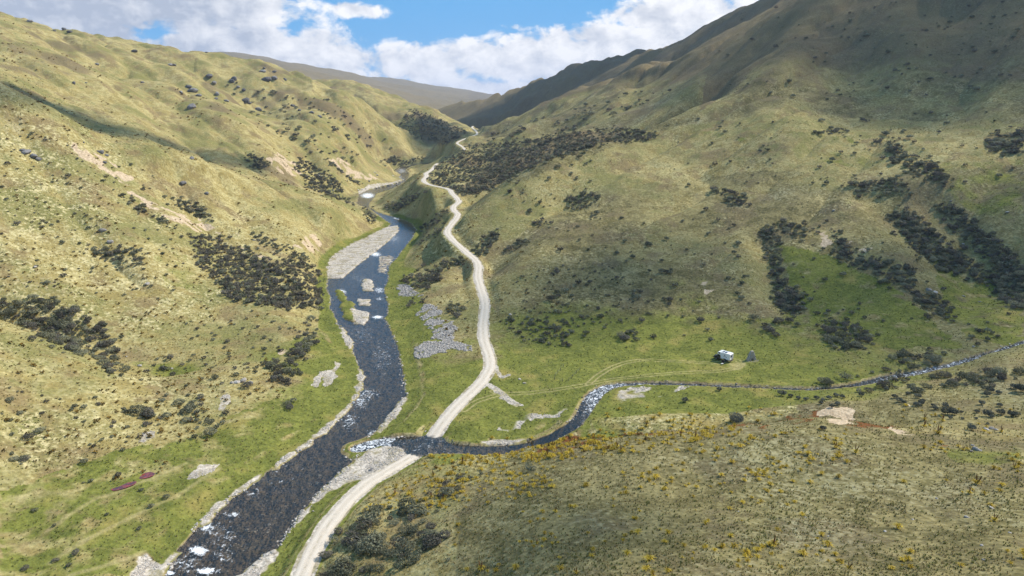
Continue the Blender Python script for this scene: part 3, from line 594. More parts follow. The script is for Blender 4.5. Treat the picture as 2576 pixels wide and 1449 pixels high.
# ------------------------------------------------------------------ ground material
def ground_material():
    m, nt, p = material('hill_ground')
    pos = world_pos(nt)
    r1, g1, b1 = nt.sepc(nt.attr('cover')[0])[:3]; a1 = nt.attr('cover')[3]
    r2, g2, b2 = nt.sepc(nt.attr('ground')[0])[:3]; a2 = nt.attr('ground')[3]
    r3, g3, b3 = nt.sepc(nt.attr('extra')[0])[:3]
    flat = nt.vmath('MULTIPLY', pos, (1, 1, 0.6))
    n1 = nt.noise(flat, 0.028, 4, 0.6); n2 = nt.noise(flat, 0.16, 4, 0.6); n3 = nt.noise(flat, 0.75, 3, 0.65); n4 = nt.noise(flat, 2.6, 2, 0.6)
    tuft = nt.voronoi(flat, 1.15)
    straw, gold, olive = (0.385, 0.330, 0.155), (0.245, 0.195, 0.074), (0.150, 0.146, 0.050)
    dry = nt.mix(nt.step(0.40, 0.60, nt.add(nt.mul(n2, .55), nt.mul(n3, .45))), gold, straw)
    nb = nt.noise(nt.vmath('ADD', flat, (300, 70, 0)), 0.055, 5, 0.62)
    dry = nt.mix(nt.mul(nt.step(.50, .62, nb), .8), dry, nt.mix(n3, (0.13, 0.095, 0.045), (0.27, 0.205, 0.105)))
    dry = nt.mix(nt.step(0.46, 0.60, nt.add(nt.mul(n1, .6), nt.mul(n2, .4))), dry, nt.mix(n3, olive, (0.215, 0.195, 0.075)))
    # olive-grey grass of the right-hand faces, with some of their shade painted in
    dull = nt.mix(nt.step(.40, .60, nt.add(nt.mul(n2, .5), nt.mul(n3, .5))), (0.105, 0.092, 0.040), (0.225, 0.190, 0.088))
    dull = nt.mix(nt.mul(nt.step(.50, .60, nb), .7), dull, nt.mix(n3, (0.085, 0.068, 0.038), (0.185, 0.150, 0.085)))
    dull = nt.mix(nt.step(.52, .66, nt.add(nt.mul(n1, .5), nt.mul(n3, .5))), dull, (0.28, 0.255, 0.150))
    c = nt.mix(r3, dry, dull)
    # straw-pale bleached patches between the tufts
    c = nt.mix(nt.mul(nt.step(.50, .62, nt.add(nt.mul(n2, .4), nt.mul(n3, .6))), g3), c, (0.48, 0.415, 0.225))
    gr = nt.mix(nt.step(.3, .7, nt.add(nt.mul(n2, .5), nt.mul(n3, .5))), (0.085, 0.098, 0.024), (0.19, 0.195, 0.045))
    gr = nt.mix(nt.step(.52, .75, nt.noise(flat, 0.08, 3, .6)), gr, (0.235, 0.195, 0.062))
    gfac = nt.step(.22, .68, nt.add(r1, nt.mul(nt.sub(n2, .5), .7)))
    c = nt.mix(gfac, c, gr)
    hb = nt.mix(n3, (0.085, 0.066, 0.040), (0.200, 0.150, 0.088))
    c = nt.mix(nt.mul(nt.step(.35, .75, nt.add(a1, nt.mul(nt.sub(n3, .5), .9))), .75), c, hb)
    c = nt.mix(nt.mul(nt.step(.42, .70, nt.add(nt.mul(g2, .6), nt.mul(n3, .4))), .95), c, nt.mix(n4, (0.10, 0.036, 0.012), (0.20, 0.085, 0.03)))
    so = nt.mix(nt.step(.3, .7, nt.add(nt.mul(n3, .6), nt.mul(n4, .4))), (0.33, 0.245, 0.16), (0.55, 0.44, 0.31))
    c = nt.mix(nt.step(.38, .62, nt.add(nt.mul(b1, .75), nt.mul(n2, .25))), c, so)
    st = nt.voronoi(flat, 2.4, 'F1', 1); stb = nt.sepc(st)[0]
    gv_ = nt.mix(stb, (0.31, 0.27, 0.225), (0.54, 0.485, 0.42)); gv_ = nt.mix(nt.mul(nt.step(.50, .60, nt.noise(flat, .22, 4, .65)), .75), gv_, nt.mix(n3, (0.16, 0.14, 0.06), (0.33, 0.28, 0.17))); gv_ = nt.mix(nt.mul(nt.step(.5, .7, n2), .4), gv_, (0.36, 0.30, 0.21))
    c = nt.mix(nt.step(.42, .66, nt.add(nt.mul(g1, .62), nt.add(nt.mul(n3, .2), nt.mul(n2, .18)))), c, gv_)
    sc = nt.mix(nt.sepc(nt.voronoi(flat, 1.5, 'F1', 1))[0], (0.11, 0.105, 0.11), (0.34, 0.325, 0.33))
    c = nt.mix(nt.step(.42, .62, nt.add(nt.mul(r2, .8), nt.mul(n3, .2))), c, sc)
    c = nt.mix(nt.mul(nt.step(.25, 1.0, b2), nt.add(.25, nt.mul(n2, .6))), c, nt.mix(n4, (0.34, 0.275, 0.125), (0.46, 0.38, 0.21)))
    bedc = nt.mix(stb, (0.10, 0.080, 0.060), (0.27, 0.215, 0.165)); bedc = nt.mix(nt.mul(nt.step(.42, .62, n2), .65), bedc, nt.mix(n3, (0.11, 0.09, 0.06), (0.30, 0.25, 0.18)))
    c = nt.mix(a2, c, bedc)
    # tuft-scale grain of the sward
    grain = nt.add(nt.mul(n4, .5), nt.mul(tuft, .5))
    c = nt.mix(nt.mul(nt.step(.62, .25, grain), .38), c, (0.05, 0.05, 0.02), 'MULTIPLY') if False else nt.mix(.42, c, nt.mix(nt.step(.2, .75, grain), (0.45, 0.45, 0.42), (1.35, 1.35, 1.3)), 'MULTIPLY')
    nt.put(p.inputs['Base Color'], c)
    h = nt.add(nt.mul(n3, .55), nt.add(nt.mul(n4, .22), nt.mul(tuft, -.25)))
    nt.put(p.inputs['Normal'], nt.bump(h, 0.75, 0.55))
    p.inputs['Roughness'].default_value = 1.0; p.inputs['Specular IOR Level'].default_value = 0.05
    return m
me, used = grid_mesh('terrain')
color_attr(me, 'cover', (green, pale, soil, heath_shade), used)
color_attr(me, 'ground', (grey, rust, track, bed), used)
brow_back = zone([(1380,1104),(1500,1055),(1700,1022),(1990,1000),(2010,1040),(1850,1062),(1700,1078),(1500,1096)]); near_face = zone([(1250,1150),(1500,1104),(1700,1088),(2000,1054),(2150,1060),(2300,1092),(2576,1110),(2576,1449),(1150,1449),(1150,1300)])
bleach = np.clip(.8 * brow_back + (1 - right) * (1 - .75 * sstep(340, 430, GY)) * sstep(2, 8, above) * (.25 + .75 * sstep(-.05, .4, n_big + n_mid * .6 + .15 * (GY < 330))) + right * (sstep(.1, .5, n_mid) * .5), 0, 1)
shade_dullness = np.clip(right * (0.35 + 0.65 * sstep(-.25, .25, n_big)) * (1 - 0.75 * zone([(1230,490),(1640,330),(1900,290),(2576,310),(2576,420),(1900,430),(1500,480),(1250,620)])), 0, 1)  # kept low along the sunlit band: light and shade put into the colour
shade_dullness = np.clip(np.maximum(shade_dullness * (1 - brow_back), .85 * near_face), 0, 1); bleach = bleach * (1 - .7 * near_face)
color_attr(me, 'extra', (shade_dullness, bleach, tan, tan), used)
terrain = link('terrain', me, ground_material(), kind='structure')

# ------------------------------------------------------------------ road
def road_material():
    m, nt, p = material('road_gravel'); pos = world_pos(nt)
    ac = nt.sepc(nt.attr('across')[0])[0]
    n1 = nt.noise(pos, 0.5, 4, .6); n2 = nt.noise(pos, 5.0, 3, .6); st = nt.sepc(nt.voronoi(pos, 5.0, 'F1', 1))[0]
    c = nt.mix(n1, (0.47, 0.40, 0.31), (0.61, 0.53, 0.43))
    c = nt.mix(nt.mul(st, .35), c, (0.36, 0.33, 0.30))
    d = nt.math('ABSOLUTE', nt.sub(nt.math('ABSOLUTE', ac), 0.48))
    c = nt.mix(nt.mul(nt.step(.30, .02, d), nt.add(.1, nt.mul(n1, .6))), c, (0.62, 0.56, 0.475))
    c = nt.mix(nt.mul(nt.step(.78, 1.0, nt.add(nt.math('ABSOLUTE', ac), nt.mul(nt.sub(n2, .5), .35))), .6), c, (0.34, 0.29, 0.215))
    c = nt.mix(nt.mul(nt.step(.20, .04, nt.math('ABSOLUTE', ac)), nt.mul(nt.step(.45, .65, n1), .7)), c, (0.33, 0.285, 0.205))
    c = nt.mix(nt.mul(nt.step(.60, .70, nt.noise(pos, 1.1, 3, .6)), .45), c, (0.31, 0.265, 0.205))
    c = nt.mix(nt.sepc(nt.attr('across')[0])[1], c, (0.13, 0.125, 0.12))
    nt.put(p.inputs['Base Color'], c); nt.put(p.inputs['Normal'], nt.bump(nt.add(n2, nt.mul(st, .3)), .4, .06)); p.inputs['Roughness'].default_value = 1
    return m
def ribbon(name, line, half, nx, zf, mat, wob=0.45, step=1.0, **props):
    P = np.array(line, float); seg = np.hypot(*np.diff(P[:, :2], axis=0).T); L = np.concatenate([[0], np.cumsum(seg)])
    n = max(4, int(L[-1] / step)); q = np.linspace(0, L[-1], n)
    C = np.stack([np.interp(q, L, P[:, k]) for k in range(3)], 1)
    T = np.gradient(C[:, :2], axis=0); T /= np.linalg.norm(T, axis=1)[:, None] + 1e-9; N = np.stack([T[:, 1], -T[:, 0]], 1)
    k = np.ones(5) / 5; N = np.stack([np.convolve(np.pad(N[:, i], 2, mode='edge'), k, 'valid') for i in range(2)], 1)
    s = np.linspace(-1, 1, nx)
    wl = half + wob * fbm(C[:, 0], C[:, 1], 6, 3, .6, 50); wrr = half + wob * fbm(C[:, 0], C[:, 1], 6, 3, .6, 51)
    W = np.where(s[None, :] < 0, wl[:, None], wrr[:, None]) * s[None, :]
    X = C[:, 0:1] + N[:, 0:1] * W; Yv = C[:, 1:2] + N[:, 1:2] * W; Zv = zf(C, s, X, Yv)
    co = np.stack([X, Yv, Zv], -1).reshape(-1, 3); idx = np.arange(n * nx).reshape(n, nx)
    f = np.stack([idx[:-1, :-1], idx[:-1, 1:], idx[1:, 1:], idx[1:, :-1]], -1).reshape(-1, 4)
    me = bpy.data.meshes.new(name); me.from_pydata(co.tolist(), [], f.tolist()); me.polygons.foreach_set('use_smooth', np.ones(len(f), bool))
    a = me.color_attributes.new('across', 'FLOAT_COLOR', 'POINT'); sv = np.tile(s, n); jj = np.clip(np.searchsorted(gv, np.log(Yv.ravel())), 0, H.shape[0] - 1); ii = np.clip(np.searchsorted(gu, (X / Yv).ravel()), 0, H.shape[1] - 1); wetv = 1 - sstep(-.4, .5, sdn[jj, ii])
    a.data.foreach_set('color', np.stack([sv, wetv, sv, np.ones_like(sv)], -1).astype(np.float32).ravel())
    bm = bmesh.new(); bm.from_mesh(me); bmesh.ops.recalc_face_normals(bm, faces=bm.faces)
    if sum(f.normal.z for f in bm.faces) < 0: bmesh.ops.reverse_faces(bm, faces=bm.faces)
    bm.to_mesh(me); bm.free()
    return link(name, me, mat, kind='structure', **props)
def road_z(C, s, X, Yv):
    base = np.maximum(C[:, 2:3] + 0.05 * (1 - s[None, :] ** 2) + 0.02, ground(X, Yv) + 0.02 + 0.03 * (1 - s[None, :] ** 2))
    base[:, 0] -= 0.10; base[:, -1] -= 0.10
    return base
ribbon('road', ROAD, ROAD_HALF, 9, road_z, road_material())

# ------------------------------------------------------------------ water
def water_material(name, tint):
    m, nt, p = material(name); m.node_tree.nodes.remove(p); out = m.node_tree.nodes['Material Output']
    pos = world_pos(nt); foam = nt.sepc(nt.attr('foam')[0])[0]
    flow = nt.vmath('MULTIPLY', pos, (1.0, 0.55, 1.0))
    h1 = nt.noise(flow, 0.5, 4, .6, .5); h2 = nt.noise(flow, 2.4, 2, .5)
    nrm = nt.bump(nt.add(nt.mul(h1, .6), nt.mul(h2, .25)), 0.55, 0.35)
    fn = nt.noise(nt.vmath('MULTIPLY', pos, (1.0, .8, 1)), 1.5, 4, .65, .8)
    ff = nt.mul(nt.step(0.38, 0.70, nt.add(nt.mul(foam, .62), nt.mul(nt.sub(fn, .5), 1.35))), .9)
    fr = nt.new('Fresnel'); fr.inputs['IOR'].default_value = 1.39; nt.put(fr.inputs['Normal'], nrm)
    gl = nt.new('BsdfGlossy'); gl.inputs['Roughness'].default_value = 0.08; nt.put(gl.inputs['Normal'], nrm)
    tr = nt.new('BsdfTransparent'); tr.inputs[0].default_value = (*tint, 1)
    dk = nt.new('BsdfDiffuse'); dk.inputs[0].default_value = (0.040, 0.042, 0.042, 1)
    body = nt.new('MixShader'); body.inputs[0].default_value = 0.20; nt.l.new(tr.outputs[0], body.inputs[1]); nt.l.new(dk.outputs[0], body.inputs[2])
    w = nt.new('MixShader'); nt.l.new(fr.outputs[0], w.inputs[0]); nt.l.new(body.outputs[0], w.inputs[1]); nt.l.new(gl.outputs[0], w.inputs[2])
    fo = nt.new('BsdfDiffuse'); fo.inputs[0].default_value = (0.78, 0.80, 0.82, 1)
    f = nt.new('MixShader'); nt.put(f.inputs[0], ff); nt.l.new(w.outputs[0], f.inputs[1]); nt.l.new(fo.outputs[0], f.inputs[2])
    nt.l.new(f.outputs[0], out.inputs['Surface']); return m
WP_X, WP_Y = project(GX, GY, rz)
FOAM = [(500,1385,26,14,1.0),(520,1436,30,10,1.0),(426,1441,16,7,.95),(525,1330,26,20,.62),(585,1294,28,8,.62),(640,1240,30,20,.35),(560,1400,40,30,.4),(880,1060,30,30,.45),(905,1010,30,22,.5),(920,990,40,20,.45),(940,1090,25,10,.5),
        (960,1110,40,8,.9),(860,735,12,8,.8),(955,730,16,10,.6),(950,798,16,5,.9),(955,752,12,5,.6),(945,640,16,7,.8),(990,600,30,20,.4),(910,840,50,40,.30),(960,900,40,60,.32),(900,700,40,20,.3),(960,560,20,10,.4),(925,492,20,8,.9),(1000,450,20,14,.55),(1010,430,20,10,.5),(1000,548,14,6,.7),(930,560,15,15,.2),(560,1350,60,60,.33),(700,1200,60,60,.22),(470,1420,50,30,.45)]
foam = np.zeros(H.shape)
for fx, fy, rx, ry, k in FOAM: foam = np.maximum(foam, k * np.exp(-((WP_X - fx) / rx) ** 2 - ((WP_Y - fy) / ry) ** 2))
foam = 1.15 * foam + 0.19
cell = lambda m: m[:-1, :-1] | m[1:, :-1] | m[:-1, 1:] | m[1:, 1:]
wz = rz + 0.035 * fbm(GX, GY, 2.4, 2, .5, 60) * (1 + 3 * foam)
rme, rused = grid_mesh('river', cell((rsd > -2.0) & (GY < 1100)), wz); color_attr(rme, 'foam', (foam, foam, foam, foam), rused)
link('river', rme, water_material('river_water', (0.86, 0.83, 0.76)), kind='structure')
sfoam = np.interp(GX, [-30, -14, 0, 14, 17, 22, 32, 45, 95, 115, 150], [.8, .75, .12, .10, .3, .78, .7, .5, .48, .75, .6]); sfoam = np.where(sw > 2.5, sfoam * .6, sfoam)
szz = sz + 0.05 * fbm(GX, GY, 1.6, 2, .6, 61)
tme, tused = grid_mesh('stream', cell((sdn < 0.7) & (GY < 260)), szz); color_attr(tme, 'foam', (sfoam, sfoam, sfoam, sfoam), tused)
link('stream', tme, water_material('stream_water', (0.88, 0.86, 0.80)), kind='structure')

# two small red ponds on the left flat
def pond(pts, mat):
    x, y, z = sight(*np.array(pts, float).T); zz = float(np.mean(z)) + 0.10
    P = smooth_line(np.stack([x, y], 1).tolist() + [[x[0], y[0]]], 4)[:-1]
    me = bpy.data.meshes.new('pond'); n = len(P); c = P.mean(0)
    ring = [(c + (q - c) * k) for k in (1.0, .5) for q in P]
    me.from_pydata([(a, b, zz) for a, b in ring] + [(c[0], c[1], zz)], [], [(i, (i+1) % n, n + (i+1) % n, n + i) for i in range(n)] + [(n + i, n + (i+1) % n, 2 * n) for i in range(n)])
    bm = bmesh.new(); bm.from_mesh(me)
    if sum(f.normal.z for f in bm.faces) < 0: bmesh.ops.reverse_faces(bm, faces=bm.faces)
    bm.to_mesh(me); bm.free(); return link('pond', me, mat, kind='structure')
def pond_material():
    m, nt, p = material('red_pond'); pos = world_pos(nt); n = nt.noise(pos, .9, 3, .6)
    nt.put(p.inputs['Base Color'], nt.mix(nt.step(.35, .65, n), (0.075, 0.035, 0.04), (0.26, 0.055, 0.04))); p.inputs['Roughness'].default_value = .25; p.inputs['Specular IOR Level'].default_value = .4
    return m
pm = pond_material()
pond(zc([(830,800),(870,770),(950,750),(1020,742),(1015,765),(940,795),(860,812)], 0, 963.5), pm)
pond(zc([(1015,705),(1060,685),(1120,672),(1165,688),(1140,708),(1070,722)], 0, 963.5), pm)

# ------------------------------------------------------------------ scattering
def leaf_mesh(name, n, rx, rz_, leaf, seed, spiky=0.0, base=0.12, lumps=6):
    r = np.random.default_rng(seed); v = []; f = []
    ld = r.normal(size=(lumps, 3)); ld[:, 2] = np.abs(ld[:, 2]); ld /= np.linalg.norm(ld, axis=1)[:, None]; la = r.uniform(.1, .45, lumps)
    for i in range(n):
        d = r.normal(size=3); d[2] = abs(d[2]) * 1.0 - .25; d /= np.linalg.norm(d)
        k = 0.72 + (la * np.clip((ld @ d), 0, 1) ** 4).sum()
        rad = k * (r.uniform(.25, 1.0) ** .4)
        c = np.array([d[0] * rx * rad, d[1] * rx * rad, max(0.02, base + rz_ * (0.32 + 0.68 * (d[2] * rad + .25) / 1.25))])
        a = r.normal(size=3); a /= np.linalg.norm(a); b = np.cross(a, d + r.normal(size=3) * .5); b /= np.linalg.norm(b) + 1e-9
        s = leaf * r.uniform(.6, 1.4); t = s * r.uniform(.45, .8)
        j = len(v); v += [c - a * s * .5 - b * t * .3, c + a * s * .5 - b * t * .2, c + a * s * .15 + b * t * .7, c - a * s * .35 + b * t * .5]; f.append((j, j+1, j+2, j+3))
    # stems
    for i in range(4):
        an = r.uniform(0, 6.28); top = np.array([math.cos(an) * rx * .5, math.sin(an) * rx * .5, rz_ * .6]); w = .03 * rx
        j = len(v); v += [np.array([w, 0, -.25]), np.array([-w, w, -.25]), top, np.array([0, -w, -.25])]; f += [(j, j+1, j+2), (j+1, j+3, j+2), (j+3, j, j+2)]
    me = bpy.data.meshes.new(name); me.from_pydata([tuple(q) for q in v], [], f); me.update(); return me
def tuft_mesh(name, n, h, spread, w, seed, stalks=0, arch=.35):
    r = np.random.default_rng(seed); v = []; f = []; mi = []
    for i in range(n):
        an = r.uniform(0, 6.283); out = spread * r.uniform(.25, 1.0); hh = h * r.uniform(.6, 1.0) * (1.15 - .5 * out / spread)
        d = np.array([math.cos(an), math.sin(an), 0]); s = np.array([-d[1], d[0], 0]) * w
        j = len(v); v += [d * .04 - s, d * .04 + s, d * out * .6 + s * .8 + np.array([0, 0, hh]), d * out * .6 - s * .8 + np.array([0, 0, hh]), d * out * (1 + arch) + np.array([0, 0, hh * .82])]
        f += [(j, j+1, j+2, j+3), (j+3, j+2, j+4)]; mi += [0, 0]
    for i in range(stalks):
        an = r.uniform(0, 6.283); t = r.uniform(.15, .5); top = np.array([math.cos(an) * t * h * 1.4, math.sin(an) * t * h * 1.4, h * r.uniform(1.7, 2.5)]); w2 = .05
        for k in range(3):
            a0 = 2.094 * k; a1 = 2.094 * (k + 1); q0 = np.array([math.cos(a0), math.sin(a0), 0]) * w2; q1 = np.array([math.cos(a1), math.sin(a1), 0]) * w2
            j = len(v); v += [q0 * .7, q1 * .7, top * .6 + q1 * 1.5, top * .6 + q0 * 1.5, top]; f += [(j, j+1, j+2, j+3), (j+3, j+2, j+4)]; mi += [1, 1]
    me = bpy.data.meshes.new(name); me.from_pydata([tuple(q) for q in v], [], f); me.polygons.foreach_set('material_index', mi); me.update(); return me
def rock_mesh(name, seed, sub=2, flat=.6, rough=.35):
    bm = bmesh.new(); bmesh.ops.create_icosphere(bm, subdivisions=sub, radius=1.0); r = np.random.default_rng(seed)
    pl = r.normal(size=(9, 3)); pl /= np.linalg.norm(pl, axis=1)[:, None]; off = r.uniform(.55, .95, 9)
    for q in bm.verts:
        c = np.array(q.co)
        for a, o_ in zip(pl, off):
            e = c @ a - o_
            if e > 0: c = c - a * e * .9
        c *= 1 + rough * .35 * (r.random() - .5); q.co = Vector((c[0], c[1] * .8, c[2] * flat))
    me = bpy.data.meshes.new(name); bm.to_mesh(me); bm.free(); return me
def scatter(name, pts, scl, rot, var, protos, mat_label, **props):
    """one object that carries many small instances (geometry nodes)"""
    me = bpy.data.meshes.new(name); me.from_pydata(np.asarray(pts).tolist(), [], [])
    a = me.attributes.new('scl', 'FLOAT', 'POINT'); a.data.foreach_set('value', np.asarray(scl, np.float32))
    a = me.attributes.new('rot', 'FLOAT_VECTOR', 'POINT'); a.data.foreach_set('vector', np.asarray(rot, np.float32).ravel())
    a = me.attributes.new('var', 'INT', 'POINT'); a.data.foreach_set('value', np.asarray(var, np.int32))
    pc = bpy.data.collections.new(name + '_kinds')
    for k, pmesh in enumerate(protos): pc.objects.link(bpy.data.objects.new('%s_kind_%02d' % (name, k), pmesh))
    ng = bpy.data.node_groups.new(name, 'GeometryNodeTree')
    ng.interface.new_socket('Geometry', in_out='INPUT', socket_type='NodeSocketGeometry'); ng.interface.new_socket('Geometry', in_out='OUTPUT', socket_type='NodeSocketGeometry')
    gi, go = ng.nodes.new('NodeGroupInput'), ng.nodes.new('NodeGroupOutput')
    ci = ng.nodes.new('GeometryNodeCollectionInfo'); ci.inputs[0].default_value = pc; ci.inputs['Separate Children'].default_value = True; ci.inputs['Reset Children'].default_value = True
    ip = ng.nodes.new('GeometryNodeInstanceOnPoints'); ip.inputs['Pick Instance'].default_value = True
    def na(nm, dt):
        nd = ng.nodes.new('GeometryNodeInputNamedAttribute'); nd.data_type = dt; nd.inputs[0].default_value = nm; return nd.outputs[0]
    L = ng.links.new; L(gi.outputs[0], ip.inputs['Points']); L(ci.outputs[0], ip.inputs['Instance'])
    L(na('var', 'INT'), ip.inputs['Instance Index'])
    e2r = ng.nodes.new('FunctionNodeEulerToRotation'); L(na('rot', 'FLOAT_VECTOR'), e2r.inputs[0]); L(e2r.outputs[0], ip.inputs['Rotation'])
    L(na('scl', 'FLOAT'), ip.inputs['Scale']); L(ip.outputs[0], go.inputs[0])
    o = bpy.data.objects.new(name, me); col.objects.link(o); md = o.modifiers.new('scatter', 'NODES'); md.node_group = ng
    o['kind'] = 'stuff'
    for k, v in props.items(): o[k] = v
    return o
def foliage_material(name, lo, hi, trans=.25, per_object=True):
    m, nt, p = material(name)
    rnd = nt.new('ObjectInfo').outputs['Random']; n = nt.noise(nt.new('TexCoord').outputs['Object'], 2.2, 2, .6)
    f = nt.step(.15, .85, nt.add(nt.mul(rnd, .55), nt.mul(n, .45)))
    c = nt.mix(f, lo, hi); nt.put(p.inputs['Base Color'], c); p.inputs['Roughness'].default_value = .85; p.inputs['Specular IOR Level'].default_value = .12
    tl = nt.new('BsdfTranslucent'); nt.put(tl.inputs[0], c); mx = nt.new('MixShader'); mx.inputs[0].default_value = trans
    nt.l.new(p.outputs[0], mx.inputs[1]); nt.l.new(tl.outputs[0], mx.inputs[2]); nt.l.new(mx.outputs[0], m.node_tree.nodes['Material Output'].inputs[0]); return m
def rock_material(name, lo, hi, lichen=(0.30, 0.29, 0.25)):
    m, nt, p = material(name); oc = nt.new('TexCoord').outputs['Object']; rnd = nt.new('ObjectInfo').outputs['Random']
    n = nt.noise(oc, 1.6, 5, .65); n2 = nt.noise(oc, 6, 3, .6)
    c = nt.mix(nt.step(.2, .8, nt.add(nt.mul(n, .6), nt.mul(rnd, .4))), lo, hi); c = nt.mix(nt.mul(nt.step(.56, .68, n2), .5), c, lichen)
    nt.put(p.inputs['Base Color'], c); nt.put(p.inputs['Normal'], nt.bump(nt.add(n, nt.mul(n2, .4)), .6, .2)); p.inputs['Roughness'].default_value = .95; return m
M = dict(shrub=foliage_material('dark_shrub_leaf', (0.105, 0.110, 0.068), (0.265, 0.262, 0.172)), grey=foliage_material('grey_shrub_leaf', (0.075, 0.082, 0.062), (0.165, 0.172, 0.135)),
         brown=foliage_material('brown_shrub_twig', (0.085, 0.078, 0.060), (0.185, 0.170, 0.135)),
         spear=foliage_material('speargrass_blade', (0.36, 0.255, 0.03), (0.62, 0.47, 0.065), .3), stalk=foliage_material('speargrass_stalk', (0.16, 0.065, 0.02), (0.25, 0.12, 0.04)),
         tussock=foliage_material('tussock_blade', (0.17, 0.135, 0.05), (0.44, 0.36, 0.17), .2), sedge=foliage_material('green_tuft_blade', (0.07, 0.085, 0.022), (0.18, 0.185, 0.05), .2), darkgold=foliage_material('dark_speargrass_blade', (0.10, 0.065, 0.015), (0.24, 0.15, 0.03), .1),
         pale=rock_material('pale_river_stone', (0.30, 0.265, 0.225), (0.57, 0.52, 0.46), (.40, .34, .27)), rock=rock_material('schist_rock', (0.085, 0.080, 0.082), (0.23, 0.22, 0.215)), scree=rock_material('grey_scree_stone', (0.21, 0.19, 0.17), (0.44, 0.405, 0.365)), wet=rock_material('wet_stone', (0.06, 0.052, 0.045), (0.20, 0.17, 0.145), (.12,.10,.08)))
def withmat(me, *mats):
    for m in mats: me.materials.append(m)
    return me
SHRUB = [withmat(leaf_mesh('dark_shrub', 170, .95 + .15 * (k % 3), 1.15 + .2 * (k % 2), .34, 100 + k), M['shrub'] if k < 4 else M['brown']) for k in range(6)]
SHRUB_FINE = [withmat(leaf_mesh('dark_shrub_fine', 620, 1.0 + .12 * (k % 3), 1.2 + .2 * (k % 2), .19, 130 + k, lumps=9), M['shrub'] if k % 3 else M['brown']) for k in range(6)]
GREYS = [withmat(leaf_mesh('grey_shrub', 520, .95, 1.25 + .15 * (k % 2), .20, 160 + k, lumps=4), M['grey']) for k in range(5)]
SPEAR = [withmat(tuft_mesh('speargrass', 44, .62, .55, .035, 200 + k, stalks=(2 if k == 4 else 0)), M['spear'], M['stalk']) for k in range(5)]
TUFTS = [withmat(tuft_mesh('tussock', 13, .5, .42, .035, 230 + k), M['tussock'] if k < 4 else M['sedge']) for k in range(6)]
DGOLD = [withmat(leaf_mesh('golden_tuft', 26, .5, .55, .36, 250 + k), M['darkgold']) for k in range(3)]
STONES = [withmat(rock_mesh('stone', 300 + k, 1, .6), M['pale']) for k in range(5)]
WETS = [withmat(rock_mesh('wet_stone', 310 + k, 1, .5), M['wet']) for k in range(3)]
SCREES = [withmat(rock_mesh('scree_stone', 320 + k, 1, .55), M['scree']) for k in range(4)]

def in_poly_px(poly, n, r):
    p = np.array(poly, float); out = []
    tot = 0
    while tot < n:
        a = r.uniform(p[:, 0].min(), p[:, 0].max(), n * 4); b = r.uniform(p[:, 1].min(), p[:, 1].max(), n * 4)
        k = inside(a, b, poly); out.append(np.stack([a[k], b[k]], 1)); tot += k.sum()
        if tot == 0: break
    return np.concatenate(out)[:n]
def poly_area(p):
    p = np.array(p, float); x, y = p.T; return .5 * abs(np.dot(x, np.roll(y, 1)) - np.dot(y, np.roll(x, 1)))

